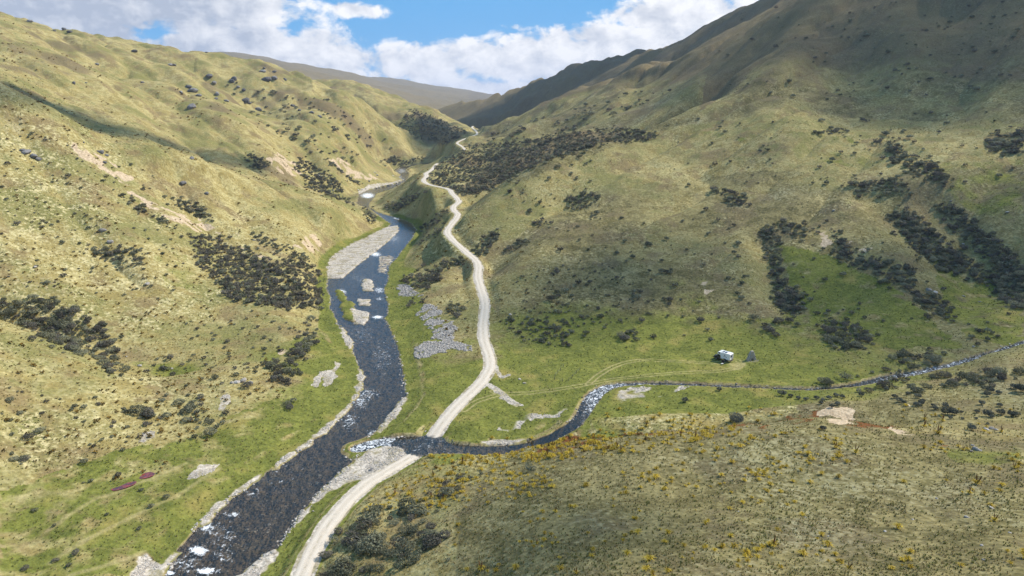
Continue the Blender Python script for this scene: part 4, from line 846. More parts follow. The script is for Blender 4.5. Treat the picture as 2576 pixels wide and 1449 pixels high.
# ------------------------------------------------------------------ shrubs: (outline, width in m, cover, where)
o6 = (1713.5, 481.7); o3 = (1713.5, 0.0); o4 = (0.0, 481.7); o5 = (856.8, 481.7); oBL = (0.0, 963.5); oBM = (856.8, 963.5); oBR = (1713.5, 963.5); o2 = (856.8, 0.0)
PATCHES = [
 (zc([(0,830),(250,830),(300,800),(430,830),(560,900),(700,960),(830,1040),(880,1150),(900,1280),(960,1360),(860,1390),(780,1330),(680,1230),(540,1220),(420,1150),(280,1090),(150,1010),(0,950)], *o4), 2.2, .75, 'in the shaded gully behind the low spur at lower left'),
 (zc([(1390,320),(1560,330),(1700,400),(1850,440),(2050,520),(2200,480),(2400,600),(2430,800),(2400,890),(2250,880),(2100,870),(1900,850),(1750,820),(1600,650),(1480,560),(1460,420)], *o4), 1.9, 1.0, 'in the broad thicket on the slope above the left river bank'),
 (zc([(1880,310),(1980,340),(2150,440),(2330,490),(2300,540),(2100,470),(1950,390)], *o4), 1.9, .8, 'in the strip of thicket above the long gravel bar'),
 (zc([(1280,60),(1420,70),(1620,200),(1600,230),(1450,180),(1330,110)], *o4), 1.9, .9, 'in the short strip of thicket beside the upper scree chute'),
 (zc([(850,0),(960,40),(1180,180),(1340,270),(1300,290),(1180,220),(980,110)], *o4), 1.8, .6, 'along the upper edge of the pale scree chute on the left slope'),
 (zc([(2280,1050),(2380,930),(2420,860),(2400,1040),(2360,1150),(2300,1250),(2220,1330),(2230,1400),(2060,1430),(1970,1370),(1980,1290),(2200,1260)], *o4), 2.4, .9, 'in the belt along the foot of the left slope by the meadow'),
 (zc([(700,430),(900,420),(1100,440),(1090,560),(940,560),(860,520),(720,500)], *o4), 1.6, .5, 'around the pale rock high on the left face'),
 (zc([(1830,1180),(1900,1160),(2010,1200),(2010,1260),(1950,1280),(1850,1220)], 0, 0), 2.4, .9, 'in the isolated clump beside the bare scar on the left hill'),
 (zc([(600,1340),(900,1100),(1400,1060),(1700,1000),(2150,960),(2400,1010),(2300,1060),(1990,1070),(1600,1190),(1350,1290),(1140,1430),(900,1480),(830,1440)], *o2), 2.4, 2.0, 'in the long dark gully beyond the bright spur on the right'),
 (zc([(560,640),(700,590),(800,500),(920,520),(900,560),(760,600),(720,700),(640,740),(470,690),(450,640)], *o5), 2.2, 1.0, 'in the dense thicket between the road and the river bars'),
 (zc([(960,460),(1050,390),(1180,300),(1190,350),(1130,410),(1080,470),(1010,490)], *o5), 2.2, .9, 'in the thicket above the inside of the road bend'),
 (zc([(1230,450),(1330,380),(1440,360),(1400,410),(1260,460)], *o5), 2.0, .7, 'on the slope right of the thicket at the road bend'),
 (zc([(310,120),(480,50),(640,10),(560,70),(420,150),(360,140)], *o5), 2.2, .9, 'in the dark strip on the river bluff below the road'),
 (zc([(590,270),(690,220),(810,120),(800,160),(700,250),(600,310)], *o5), 2.2, .9, 'in the strip running down from the road to the far river bend'),
 (zc([(540,420),(640,340),(800,250),(790,290),(660,370),(560,430)], *o5), 2.0, .7, 'in the narrow strip below the road above the right bank'),
 (zc([(500,840),(600,800),(650,830),(540,860)], *o5), 2.0, 1.0, 'beside the grey scree field under the road'),
 (zc([(780,910),(830,840),(950,860),(940,960),(830,940)], *o5), 1.8, .7, 'between the grey scree field and the road'),
 (zc([(1680,30),(1900,0),(1960,40),(1880,120),(1700,150)], *o5), 2.0, .55, 'on the upper face of the bright right spur'),
 (zc([(1430,250),(1540,210),(1590,230),(1520,270)], *o5), 2.0, .7, 'in the small clump on the right spur'),
 (zc([(1840,200),(1900,170),(1960,200),(1890,220)], *o5), 2.2, .8, 'in the lone clump below the track scar on the right face'),
 (zc([(1200,950),(1700,960),(1750,1100),(1700,1180),(1400,1120),(1250,1040)], *o5), 1.5, .35, 'scattered on the lower slope right of the road'),
 (zc([(2050,1120),(2150,1050),(2290,1080),(2200,1120)], *o5), 2.2, .7, 'in the low clump above the camper flat'),
 (zc([(220,0),(440,0),(510,60),(500,110),(380,100),(300,50)], *o6), 2.4, .7, 'in the clump high on the right face'),
 ([(1908,579),(1961,572),(1961,639),(1965,696),(1982,723),(2025,736),(2028,770),(2008,797),(1961,793),(1945,743),(1941,669),(1914,616)], 2.3, .95, 'in the hook-shaped thicket above the stone chimney'),
 ([(1961,569),(2025,565),(2032,582),(2015,609),(1968,589)], 2.3, .9, 'at the head of the hook-shaped thicket'),
 (zc([(1100,320),(1250,340),(1280,420),(1240,520),(1100,460),(1180,400)], *o6), 2.2, .75, 'beside the bare scar on the right face'),
 ([(2223,535),(2283,532),(2343,572),(2384,616),(2451,663),(2501,696),(2511,723),(2451,710),(2367,683),(2300,632),(2250,569)], 2.3, 1.0, 'in the longer diagonal thicket on the right face'),
 ([(2343,515),(2417,525),(2484,592),(2551,632),(2576,669),(2576,783),(2534,767),(2484,730),(2518,696),(2451,626),(2384,576)], 2.3, .95, 'in the thicket at the right edge of the big face'),
 ([(2129,639),(2216,656),(2300,683),(2317,723),(2266,723),(2183,683),(2132,663)], 2.2, .8, 'in the band below the diagonal thicket'),
 ([(2283,733),(2370,750),(2404,810),(2350,793),(2310,766)], 2.2, .85, 'around the pale rock low on the right face'),
 ([(2045,803),(2122,803),(2183,844),(2199,874),(2122,890),(2079,864),(2072,830)], 2.2, .85, 'in the patch above the stream right of the chimney'),
 ([(2243,877),(2270,884),(2377,900),(2370,920),(2283,927)], 2.4, .9, 'on the far bank where the stream enters'),
 ([(2434,817),(2501,833),(2494,854),(2444,847)], 2.2, .6, 'in the clump above the head of the stream'),
 ([(1921,817),(1958,813),(1928,847)], 2.4, .9, 'in the single dark clump behind the stone chimney'),
 (zc([(1480,1040),(1600,1050),(1650,1150),(1900,1240),(2030,1330),(2000,1400),(1750,1300),(1560,1200)], *o3), 2.6, .9, 'in the thicket on the sunlit upper right slope'),
 (zc([(1300,1380),(1560,1330),(1680,1380),(1740,1449),(1300,1449)], *o3), 2.4, .7, 'below the thicket on the upper right slope'),
 (zc([(2270,1060),(2574,960),(2574,1150),(2440,1170),(2290,1120)], *o3), 2.6, .8, 'at the right edge of the sunlit upper slope'),
 (zc([(960,1000),(1130,960),(1300,990),(1290,1010),(1100,1010)], *o3), 2.4, .5, 'in the loose clump on the sunlit brow'),
 ([(1030,275),(1100,295),(1180,335),(1120,365),(1060,352),(1000,320)], 3.0, .35, 'on the shaded end of the far left spur'),
 (zc([(2250,1180),(2450,1300),(2574,1390),(2574,1449),(2350,1390),(2200,1280)], 0, 0), 2.6, .8, 'along the far left bank above the river'),
 (zc([(720,400),(900,500),(1150,590),(1080,600),(850,520),(700,430)], 766.7, 383.3, .1499), 2.6, .9, 'on the rocky far left bank'),
 (zc([(0,480),(250,560),(550,720),(850,860),(820,900),(500,770),(200,660),(0,570)], 766.7, 383.3, .1499), 2.4, .9, 'in the strip at the foot of the far left slope'),
 (zc([(350,140),(500,200),(640,330),(700,390),(560,330),(420,230)], 766.7, 383.3, .1499), 2.6, 1.0, 'in the chute below the bare far scar'),
 (zc([(1280,150),(1500,60),(1700,150),(2000,60),(2050,100),(1700,230),(1450,200)], 766.7, 383.3, .1499), 3.0, .5, 'above the far bend of the river'),
 (zc([(900,850),(1150,960),(1250,1060),(1150,1240),(1050,1150),(950,980)], 766.7, 383.3, .1499), 2.0, .6, 'at the tip of the left spur by the river bend'),
 ([(795,1375),(850,1335),(900,1320),(960,1300),(1050,1285),(1130,1325),(1120,1370),(1060,1400),(1000,1425),(930,1449),(840,1449),(785,1449)], 2.5, .8, 'in the dark thicket on the near bank above the road'),
 ([(1050,1240),(1150,1190),(1190,1200),(1150,1260),(1080,1290)], 1.1, .3, 'on the yellow slope above the near road'),
 (zc([(970,190),(1100,130),(1400,150),(1560,160),(1640,330),(1500,360),(1350,250),(1020,310)], *oBL), 2.3, .55, 'in the open group on the left meadow'),
 (zc([(2110,150),(2250,150),(2250,200),(2120,200)], *oBL), 2.0, .6, 'in the pair on the meadow by the left bank'),
]
rs = np.random.default_rng(5); SX, SY, SW = [], [], []; SP = []
for k, (poly, w, cov, where) in enumerate(PATCHES):
    c = np.array(poly).mean(0); _, cy, _ = sight(c[0], c[1]); dep = float(np.nan_to_num(cy[0], nan=400))
    w = w * .8; wp = 1736 * w / dep; n = int(np.clip(2.3 * cov * poly_area(poly) / (wp * wp * .72), 3, 2600))
    q = in_poly_px(poly, n, rs); q = q + rs.normal(0, 1, q.shape) * np.where(rs.random((len(q), 1)) < .35, wp * .9, wp * .22)
    SX.append(q[:, 0]); SY.append(q[:, 1]); SW.append(w * np.clip(rs.lognormal(-.18, .38, len(q)), .4, 1.7)); SP.append(np.full(len(q), k))
# lone shrubs on the open slopes
LONE = [([(1650,300),(2576,270),(2576,480),(2100,480),(1700,470)], 90, 1.7, 'standing alone on the sunlit upper right slope'), ([(1400,560),(1850,520),(2250,560),(2350,800),(1850,860),(1350,850)], 150, 1.5, 'standing alone on the middle of the right face'),
        ([(1250,700),(1500,640),(1650,760),(1560,830),(1260,830)], 130, 1.0, 'low on the grey slope right of the road'), ([(0,300),(200,340),(450,480),(520,600),(420,760),(0,740)], 170, 1.1, 'standing alone on the left face'),
        ([(480,800),(700,800),(780,850),(650,1000),(350,960),(420,860)], 90, 1.2, 'on the bleached lower left slope'), ([(0,960),(300,1000),(420,1080),(300,1180),(0,1200)], 45, 1.05, 'on the low spur at lower left'), ([(0,1220),(250,1180),(500,1230),(300,1420),(0,1440)], 14, 1.3, 'on the lower left flat'),
        ([(1700,0),(2576,0),(2576,260),(1850,250)], 130, 2.0, 'high on the shaded right hill'), ([(1250,460),(1500,350),(1500,480),(1350,560)], 50, 1.5, 'on the bright right spur'), ([(1200,340),(1600,230),(1700,230),(1450,330),(1250,380)], 90, 3.0, 'on the slope beyond the right spur'),
        ([(560,200),(850,260),(1000,370),(860,420),(650,330)], 140, 3.0, 'on the far left hillside'), ([(2050,960),(2250,930),(2440,940),(2576,920),(2576,980),(2350,985),(2150,990)], 80, 1.6, 'on the near terrace beside the stream')]
for k, (poly, n, w, where) in enumerate(LONE):
    q = in_poly_px(poly, n, rs); SX.append(q[:, 0]); SY.append(q[:, 1]); SW.append(w * np.clip(rs.lognormal(0, .35, n), .45, 2)); SP.append(np.full(n, len(PATCHES) + k))
SX, SY, SW, SP = map(np.concatenate, (SX, SY, SW, SP))
x, y, z = sight(SX, SY); ok = ~np.isnan(y)
def clear_of_ways(x, y, gap=1.2):
    j = np.clip(np.searchsorted(gv, np.log(y)), 0, nr - 1); i = np.clip(np.searchsorted(gu, x / y), 0, nc - 1)
    return (rdist[j, i] > ROAD_HALF + gap) & (rsd[j, i] < -0.8) & (sdn[j, i] > 0.6) & (gravel[j, i] < .5)
ok &= clear_of_ways(np.nan_to_num(x), np.nan_to_num(y, nan=100.))
x, y, z, SW, SP = x[ok], y[ok], z[ok], SW[ok], SP[ok]
app = SW / y; order = np.argsort(-app); top = order[:300]; rest = order[300:]
print('shrubs', len(x))
WHERE = [p[3] for p in PATCHES] + [l[3] for l in LONE]
def fit(base, *extra):
    for e in extra:
        if e and len((base + e).split()) <= 16: base = base + e
    return base
def size_word(v, allv): a, b = np.quantile(allv, [.33, .67]) if len(allv) > 3 else (v + 1, v - 1); return 'small' if v < a else 'large' if v > b else 'middling'
def side_word(u, allu):
    if len(allu) < 6: return ''
    a, b = np.quantile(allu, [.34, .66]); return ', left side' if u < a else ', right side' if u > b else ', middle'
for k in top:
    fine = app[k] * 1736 > 13
    o = link('dark_shrub', (SHRUB_FINE if fine else SHRUB)[int(rs.integers(3, 6)) if SP[k] == 1 else int(rs.integers(6))], category='shrub', label=fit(size_word(SW[k], SW[top][SP[top] == SP[k]]) + ' dark shrub ' + WHERE[SP[k]], side_word(x[k] / y[k], (x / y)[top][SP[top] == SP[k]])), group='dark shrubs ' + WHERE[SP[k]])
    o.location = (x[k], y[k], z[k] - .08); s = SW[k] / 2; o.scale = (s * rs.uniform(.85, 1.2), s * rs.uniform(.85, 1.2), s * rs.uniform(.75, 1.05)); o.rotation_euler = (0, 0, rs.uniform(0, 6.28))
scatter('distant_shrubs', np.stack([x[rest], y[rest], z[rest] - .1], 1), SW[rest] / 2, np.stack([0 * rest, 0 * rest, rs.uniform(0, 6.28, len(rest))], 1), np.where(SP[rest] == 1, rs.integers(3, 6, len(rest)), rs.integers(0, 6, len(rest))), SHRUB, 'shrub')

# rounded grey shrubs on the near terrace, one by one
GREY_PX = [(285,45,1.9),(760,85,2.6),(820,95,1.8),(1010,110,1.8),(1060,125,1.6),(1110,110,1.9),(1160,90,1.7),(1210,100,1.8),(1050,145,1.5),(1130,172,1.7),(1172,155,1.9),(1350,88,2.0),(1600,100,2.0),(1640,130,2.0),(1670,142,1.6),(1540,45,1.8),(1780,100,1.9),(1700,75,1.6),(1760,160,1.9),(1800,150,2.1),(1815,130,1.5),(1890,165,1.3),(1910,187,1.7),(1985,170,1.9),(1985,225,3.0),(2035,225,3.0),(2020,258,1.3),(2100,210,1.1),(2220,212,1.5),(2300,240,2.6),(2330,250,1.6),(2400,225,2.2),(2480,240,2.3),(2505,235,1.8),(2255,150,1.9),(2390,165,1.7),(2540,55,3.4),(2500,30,2.4),(2320,60,2.6),(2295,85,2.2),(2380,70,1.8),(2180,342,2.2),(1060,338,1.7),(2298,300,1.0),(2110,262,1.0),(2215,258,1.0),(30,130,2.2),(880,110,1.7),(930,120,1.6)]
gp = np.array(GREY_PX); gx, gy, gz = sight(oBR[0] + gp[:, 0] * .3351, oBR[1] + gp[:, 1] * .3351 + 4)
for k in range(len(gp)):
    px = gp[k, 0]
    where = 'on the terrace left of the sand bank' if px < 1000 else 'in the cluster behind the sand bank' if px < 1260 else 'in the loose row between the sand bank and the big pair' if px < 1960 else 'in the big rounded pair on the terrace' if px < 2060 and gp[k, 2] > 2.5 else 'near the far right end of the terrace'
    o = link('grey_shrub', GREYS[k % 5], category='shrub', label=fit(size_word(gp[k, 2], gp[:, 2]) + ' rounded grey-green shrub ' + where, side_word(px, gp[:, 0])), group='grey shrubs ' + where)
    s = gp[k, 2] / 2.1; o.location = (gx[k], gy[k], gz[k] - .08); o.scale = (s, s, s * .92); o.rotation_euler = (0, 0, k * 1.7)
bx, by, bz = sight(1855, 1066)
big = link('grey_shrub', withmat(leaf_mesh('big_shrub', 1100, 1.0, 1.3, .16, 777, lumps=10), M['grey']), category='shrub', label='large lone grey-green bush standing in pale grass behind the rusty brow'); big.location = (bx[0], by[0], bz[0] - .05); big.scale = (1.9, 1.9, 1.75)
bx, by, bz = sight(oBM[0] + 1420 * .3351, oBM[1] + 660 * .3351)
o = link('dark_shrub', SHRUB_FINE[1], category='shrub', label='small lone dark shrub among the speargrass on the near hill'); o.location = (bx[0], by[0], bz[0] - .05); o.scale = (1.0, 1.0, .9)
for px, py, w, lab in [(500,950,1.5,'dark round bush on the yellow slope above the near road bend'), (805,840,1.1,'small dark bush below the pale rock scar on the near slope'), (2180,1150,.0,'')]:
    if not w: continue
    bx, by, bz = sight(oBM[0] + px * .3351, oBM[1] + py * .3351); o = link('dark_shrub', SHRUB_FINE[2], category='shrub', label=lab); o.location = (bx[0], by[0], bz[0] - .05); o.scale = (w, w, w * 1.05)

# ------------------------------------------------------------------ speargrass on the near hill
SPG = [([(1060,1150),(1300,1116),(1500,1098),(1700,1082),(1850,1068),(1850,1095),(1700,1120),(1400,1155),(1150,1172)], 480, 1.0, 'crowding the sunlit brow of the near hill'), ([(900,1290),(1060,1165),(1400,1165),(1350,1250),(1100,1285)], 260, .85, 'on the yellow slope above the near road bend'),
       ([(1300,1180),(1700,1130),(2000,1070),(2150,1075),(2200,1180),(1900,1260),(1500,1260)], 150, .95, 'on the upper part of the near hill'), ([(1100,1320),(1500,1260),(2000,1240),(2200,1449),(1000,1449)], 120, .85, 'on the shaded lower face of the near hill'),
       ([(2200,1100),(2576,1130),(2576,1449),(2200,1449)], 55, 1.0, 'on the right end of the near hill'), ([(1500,1040),(1850,1040),(1990,1030),(1850,1060),(1600,1080)], 40, .9, 'in the pale grass behind the brow'), ([(2200,1010),(2560,1030),(2560,1090),(2300,1080)], 26, 1.1, 'with tall stalks on the near terrace')]
qs, qn = [], []
for k, (poly, n, w, where) in enumerate(SPG):
    q = in_poly_px(poly, n, rs); par = q[rs.integers(0, max(3, n // 9), n)]; cl = rs.random(n) < .55; q[cl] = (par + rs.normal(0, 1, (n, 2)) * (26, 11))[cl]
    qs.append(np.column_stack([q, w * np.clip(rs.lognormal(0, .3, n), .5, 1.8), np.full(n, k)]))
qs = np.concatenate(qs); x, y, z = sight(qs[:, 0], qs[:, 1]); ok = clear_of_ways(x, y, .3); x, y, z, qs = x[ok], y[ok], z[ok], qs[ok]
order = np.argsort(-qs[:, 2] / y)
for r_, k in enumerate(order[:300]):
    kk = int(qs[k, 3]); stalk = kk == 6 or rs.random() < .08
    o = link('speargrass', SPEAR[4 if stalk else int(rs.integers(4))], category='speargrass', label=(size_word(qs[k, 2], qs[order[:300], 2][qs[order[:300], 3] == kk]) + (' stalked' if stalk else '') + ' golden speargrass ' + SPG[kk][3]) + side_word(x[k] / y[k], (x / y)[order[:300]][qs[order[:300], 3] == kk]), group='speargrass ' + SPG[kk][3])
    s = qs[k, 2]; o.location = (x[k], y[k], z[k] - .03); o.scale = (s, s, s * rs.uniform(.8, 1.1)); o.rotation_euler = (0, 0, rs.uniform(0, 6.28))
rest = order[300:]
scatter('small_speargrass', np.stack([x[rest], y[rest], z[rest]], 1), qs[rest, 2], np.stack([0 * rest, 0 * rest, rs.uniform(0, 6.28, len(rest))], 1), rs.integers(0, 4, len(rest)), SPEAR[:4], 'spear')

# ------------------------------------------------------------------ grass tufts, stones (nobody could count them)
def free_points(n, r, lo, hi, umax=.84):
    u = r.uniform(-umax, umax, n); v = r.uniform(math.log(lo), math.log(hi), n); y = np.exp(v); x = u * y
    return x, y
def at_grid(F, x, y):
    j = np.clip(np.searchsorted(gv, np.log(y)), 0, nr - 1); i = np.clip(np.searchsorted(gu, x / y), 0, nc - 1); return F[j, i]
x, y = free_points(95000, rs, 66, 560)
keep = clear_of_ways(x, y, .4) & (at_grid(pale, x, y) < .4) & (at_grid(soil, x, y) < .5) & (at_grid(grey, x, y) < .4) & (at_grid(track, x, y) < .3)
gq = at_grid(green, x, y); keep &= rs.random(len(x)) < np.where(gq > .5, .45, np.clip(.75 + 1.1 * at_grid(n_mid, x, y) + .8 * at_grid(n_sm, x, y), .12, 1.0)); x, y, gq = x[keep], y[keep], gq[keep]
sc = (.5 + y / 800.) * rs.uniform(.55, 1.25, len(x)); var = np.where(rs.random(len(x)) < .18 + .7 * gq + .25 * at_grid(right, x, y), rs.integers(4, 6, len(x)), rs.integers(0, 4, len(x)))
scatter('tussock_grass', np.stack([x, y, ground(x, y) - .04], 1), sc, np.stack([rs.normal(0, .12, len(x)), rs.normal(0, .12, len(x)), rs.uniform(0, 6.28, len(x))], 1), var, TUFTS, 'tussock')
# golden-brown cushions dotted over the left hills
x, y = free_points(9000, rs, 130, 700); keep = clear_of_ways(x, y) & (at_grid(above, x, y) > 3) & (at_grid(right, x, y) < .5 + .5 * (rs.random(len(x)) < .25)) & (at_grid(green, x, y) < .5) & (rs.random(len(x)) < np.clip(.55 + 1.4 * at_grid(n_big, x, y) + .9 * at_grid(n_mid, x, y), .05, 1)); x, y = x[keep], y[keep]
scatter('golden_cushions', np.stack([x, y, ground(x, y) - .05], 1), (.55 + y / 900.) * rs.uniform(.6, 1.5, len(x)), np.stack([0 * x, 0 * x, rs.uniform(0, 6.28, len(x))], 1), rs.integers(0, 3, len(x)), DGOLD, 'cushion')
def stones_on(F, thr, n, lo, hi, ymax, name, protos, sink=.3):
    J, I = np.where((F > thr) & (GY < ymax) & (GY > 66) & (np.abs(GU) < .82)); k = rs.integers(0, len(J), n)
    du = np.gradient(gu)[I[k]]; dv = np.gradient(gv)[J[k]]
    v = gv[J[k]] + rs.uniform(-.5, .5, n) * dv; u = gu[I[k]] + rs.uniform(-.5, .5, n) * du; y = np.exp(v); x = u * y
    s = lo * (hi / lo) ** (rs.random(n) ** 2.2) * (1 + y / 900.); z = ground(x, y)
    kz = at_grid(rdist, x, y) > ROAD_HALF + .3; x, y, z, s = x[kz], y[kz], z[kz], s[kz]; n = len(x)
    return scatter(name, np.stack([x, y, z + s * .1], 1), s, np.stack([rs.uniform(-.4, .4, n), rs.uniform(-.4, .4, n), rs.uniform(0, 6.28, n)], 1), rs.integers(0, len(protos), n), protos, name)
stones_on(np.maximum(gravel, pale * (rdist > 3.2)) * np.clip(.8 + .9 * n_sm, 0, 1.2), .72, 15000, .05, .24, 620, 'river_gravel', STONES)
stones_on(grey, .5, 7000, .14, .50, 620, 'scree_stones', SCREES)
stones_on(bed * ((rsd > .6) | (sdn < -.2)), .5, 2600, .14, .42, 420, 'riverbed_stones', WETS)
stones_on(((sdn < .5) & (sdn > -1.2)) * sstep(-.2, .3, n_sm + .1), .5, 800, .12, .42, 260, 'stream_stones', STONES[:3] + WETS)
rsh = np.where((rsd < 1.2) & (rsd > -0.4) & (GY < 520), 1.0, 0.0) * sstep(-.1, .25, n_sm + .15)
stones_on(rsh, .55, 1500, .12, .42, 520, 'bank_stones', STONES)

# ------------------------------------------------------------------ rocks and boulders
ROCKS = [withmat(rock_mesh('rock', 400 + k, 2, .5 + .08 * k, .5), M['rock']) for k in range(5)]
BOULDERS = [withmat(rock_mesh('boulder', 420 + k, 2, .55, .25), M['pale']) for k in range(5)]
for me_ in ROCKS + BOULDERS: me_.polygons.foreach_set('use_smooth', np.zeros(len(me_.polygons), bool))
def rocks(items, ox, oy, k, mname, protos, name, label, group, dy=0, base_w=1.0, sink=.15):
    a = np.array(items, float); x, y, z = sight(ox + a[:, 0] * k, oy + a[:, 1] * k + dy)
    for i in range(len(a)):
        if np.isnan(y[i]): continue
        w = a[i, 2] * k / 1736 * math.hypot(y[i], 60) / 2 * base_w
        o = link(name, protos[i % len(protos)], category='rock' if name != 'boulder' else 'boulder', label=(label if len(a) < 4 else fit(size_word(a[i, 2], a[:, 2]) + ' ' + label, side_word(a[i, 0], a[:, 0]))), group=group)
        o.location = (x[i], y[i], z[i] + w * sink); o.scale = (w, w * random.uniform(.7, 1.1), w * random.uniform(.7, 1.0)); o.rotation_euler = (random.uniform(-.2, .2), random.uniform(-.2, .2), random.uniform(0, 6.28))
Z6 = (319.5, 1182.0, .1984)
rocks([(1720,575,55),(1720,635,55),(1630,600,26),(1880,620,40),(1800,700,60),(1920,720,45),(1690,750,66),(1520,765,60),(1545,790,36),(1620,790,56),(1780,795,50),(1790,765,45),(2050,745,30),(1410,900,36),(1475,890,30),(1420,960,40),(1460,975,40),(1380,940,36),(1400,995,36),(1410,1020,36),(1480,1030,44),(1495,905,24),(1365,930,24),(1650,770,28)], *Z6, 'pale', BOULDERS, 'boulder', 'pale boulder standing in the shallow river beside the near rapids', 'boulders by the near rapids')
rocks([(2010,465,40),(2125,420,32),(2085,525,34),(2165,535,28),(2110,570,28),(2340,460,28),(2300,500,24),(2360,525,40),(2310,200,30),(2340,190,26),(2410,175,66),(2230,258,38),(2370,270,30),(2400,320,40),(2450,215,30),(2440,75,50),(2430,100,34),(2060,120,30),(1770,395,26),(1950,545,26),(2330,240,24)], *Z6, 'pale', BOULDERS, 'boulder', 'pale boulder in the river just below the gravel delta', 'boulders below the gravel delta')
rocks([(1240,1155,60),(1255,1060,44),(1270,1290,44),(1170,1280,60),(1330,1050,30),(1560,1190,40),(1620,1210,60),(1700,1130,60),(1860,1045,90),(1800,1085,50)], *Z6, 'pale', BOULDERS, 'boulder', 'pale boulder at the edge of the gravel by the bottom of the picture', 'boulders on the near right gravel')
Z3 = (830.6, 1022.2, .1984)
rocks([(1210,318,36)], *Z3, 'pale', BOULDERS, 'boulder', 'single white boulder on the grass beside the road before the ford', None or 'marker boulder by the ford')
rocks([(175,553,30),(200,650,40),(205,690,44),(260,680,34),(120,735,34),(60,825,40),(140,905,50),(120,885,30),(85,930,44)], *Z3, 'pale', BOULDERS, 'boulder', 'pale boulder along the water edge of the gravel delta', 'boulders on the delta edge')
rocks([(585,205,34),(585,150,30),(500,360,40),(555,325,36),(600,290,30),(660,250,30),(700,240,30)], *Z3, 'pale', BOULDERS, 'boulder', 'pale boulder in the shallows above the stream mouth', 'boulders above the stream mouth')
rocks([(910,385,44),(860,395,60),(820,420,44),(770,415,50),(680,400,50),(640,425,40),(1100,425,40),(1000,440,30)], *Z3, 'pale', BOULDERS, 'boulder', 'pale boulder under the eroded bank at the stream mouth', 'boulders under the eroded bank')
rocks([(430,462,46),(530,805,70),(870,495,40)], *Z3, 'wet', [withmat(rock_mesh('boulder_dark', 440, 2, .6, .3), M['rock'])], 'boulder', 'dark boulder among the pale stones of the delta', 'dark boulders of the delta')
# schist outcrops on the left hills
rocks([(1445,690,85),(1415,655,60),(1620,745,45),(1630,710,55),(1435,810,80),(1490,720,50),(1360,700,50),(1700,760,40)], 0, 0, .3351, 'rock', ROCKS, 'rock_outcrop', 'dark schist outcrop in the rocky cluster on the big left hill', 'outcrops in the left hill cluster')
rocks([(1570,575,70),(1610,625,50),(1760,600,80),(1740,615,50),(1840,765,70),(1870,775,40),(1940,825,60),(1790,655,40),(1830,680,40),(2200,795,40),(2250,830,40),(2340,850,50),(2400,880,40)], 0, 0, .3351, 'rock', ROCKS, 'rock_outcrop', 'dark outcrop on the slope below the second left crest', 'outcrops below the second left crest')
rocks([(225,157,45),(365,185,30),(400,200,36),(410,225,24),(480,215,40),(520,235,44)], 0, 0, .3351, 'rock', ROCKS, 'rock_outcrop', 'dark rock on the left skyline of the nearest big hill', 'rocks on the left skyline', dy=3, sink=.3)
rocks([(1130,318,40),(1180,322,40),(1290,337,30),(1450,360,36),(1500,374,28),(1550,388,24),(1985,507,30)], 0, 0, .3351, 'rock', ROCKS, 'rock_outcrop', 'dark rock on the skyline of the second left crest', 'rocks on the second skyline', dy=3, sink=.3)
rocks([(1970,540,60),(2060,540,40),(2000,600,80),(2060,590,55),(2140,600,40),(1010,390,50),(1280,490,50),(1305,490,36),(730,490,36),(555,628,40),(645,622,24),(1070,620,30)], 0, 0, .3351, 'rock', ROCKS, 'rock_outcrop', 'grey outcrop standing out of the upper left grassland', 'outcrops in the upper left grassland')
rocks([(200,1150,90),(250,1180,80),(170,1130,50),(290,1200,50),(760,1150,60),(785,1222,36),(800,1170,40),(630,1075,28),(740,1140,30)], 0, 0, .3351, 'rock', ROCKS, 'rock_outcrop', 'low grey outcrop beside the pale scree chute at left', 'outcrops by the scree chute')
rocks([(1440,1190,45)], 0, 0, .3351, 'rock', ROCKS[1:], 'rock_outcrop', 'pointed grey rock alone on the middle spur crest', 'lone rock on the spur crest')
rocks([(1375,1380,66)], 0, 0, .3351, 'rock', ROCKS[2:], 'rock_outcrop', 'large round boulder alone on the golden middle spur', 'lone boulder on the spur')
rocks([(1550,15,40)], 0, 481.7, .3351, 'rock', ROCKS[3:], 'rock_outcrop', 'dark boulder lower on the golden middle spur', 'second boulder on the spur')
LIGHT = [withmat(rock_mesh('light_rock', 450 + k, 2, .6, .4), M['scree']) for k in range(4)]
rocks([(830,380,60),(770,295,60)], 0, 481.7, .3351, 's', LIGHT, 'rock_outcrop', 'pale upright rock on the left face among small shrubs', 'pale rocks on the left face')
rocks([(1225,1330,60)], 0, 481.7, .3351, 's', LIGHT[1:], 'rock_outcrop', 'pale slab leaning on the bleached lower left slope', 'leaning slab')
rocks([(1105,695,50),(1050,1310,44),(1905,370,30),(265,570,44),(1290,1330,30),(950,1240,20)], 0, 481.7, .3351, 's', LIGHT, 'rock_outcrop', 'small pale rock on the lower left slope', 'small pale rocks lower left')
rocks([(1780,1435,60),(1830,1425,70),(1880,1440,50),(1740,1440,40)], 0, 481.7, .3351, 's', LIGHT, 'rock_outcrop', 'pale rock in the outcrop at the top of the left meadow', 'outcrop at the meadow head')
rocks([(1860,740,60),(1905,765,60)], *o6, .3351, 's', LIGHT, 'rock_outcrop', 'large pale rock low on the right face between shrubs', 'pale rocks on the right face')
rocks([(2195,1165,36),(2120,790,28),(2240,830,28),(2120,400,28),(1145,145,28),(2450,155,28),(2025,75,24)], *o6, .3351, 's', LIGHT, 'rock_outcrop', 'small pale rock on the big right face', 'small pale rocks on the right face')
rocks([(2290,350,50),(2330,345,50),(2370,355,36),(2410,365,24)], *oBR, .3351, 's', LIGHT, 'rock_outcrop', 'grey rock in the low group at the back of the terrace', 'rocks at the back of the terrace')
rocks([(2190,470,36),(2210,500,60),(2240,508,40),(2180,515,30)], *oBR, .3351, 's', LIGHT, 'rock_outcrop', 'pale rock breaking the turf on the right brow', 'rocks on the right brow')
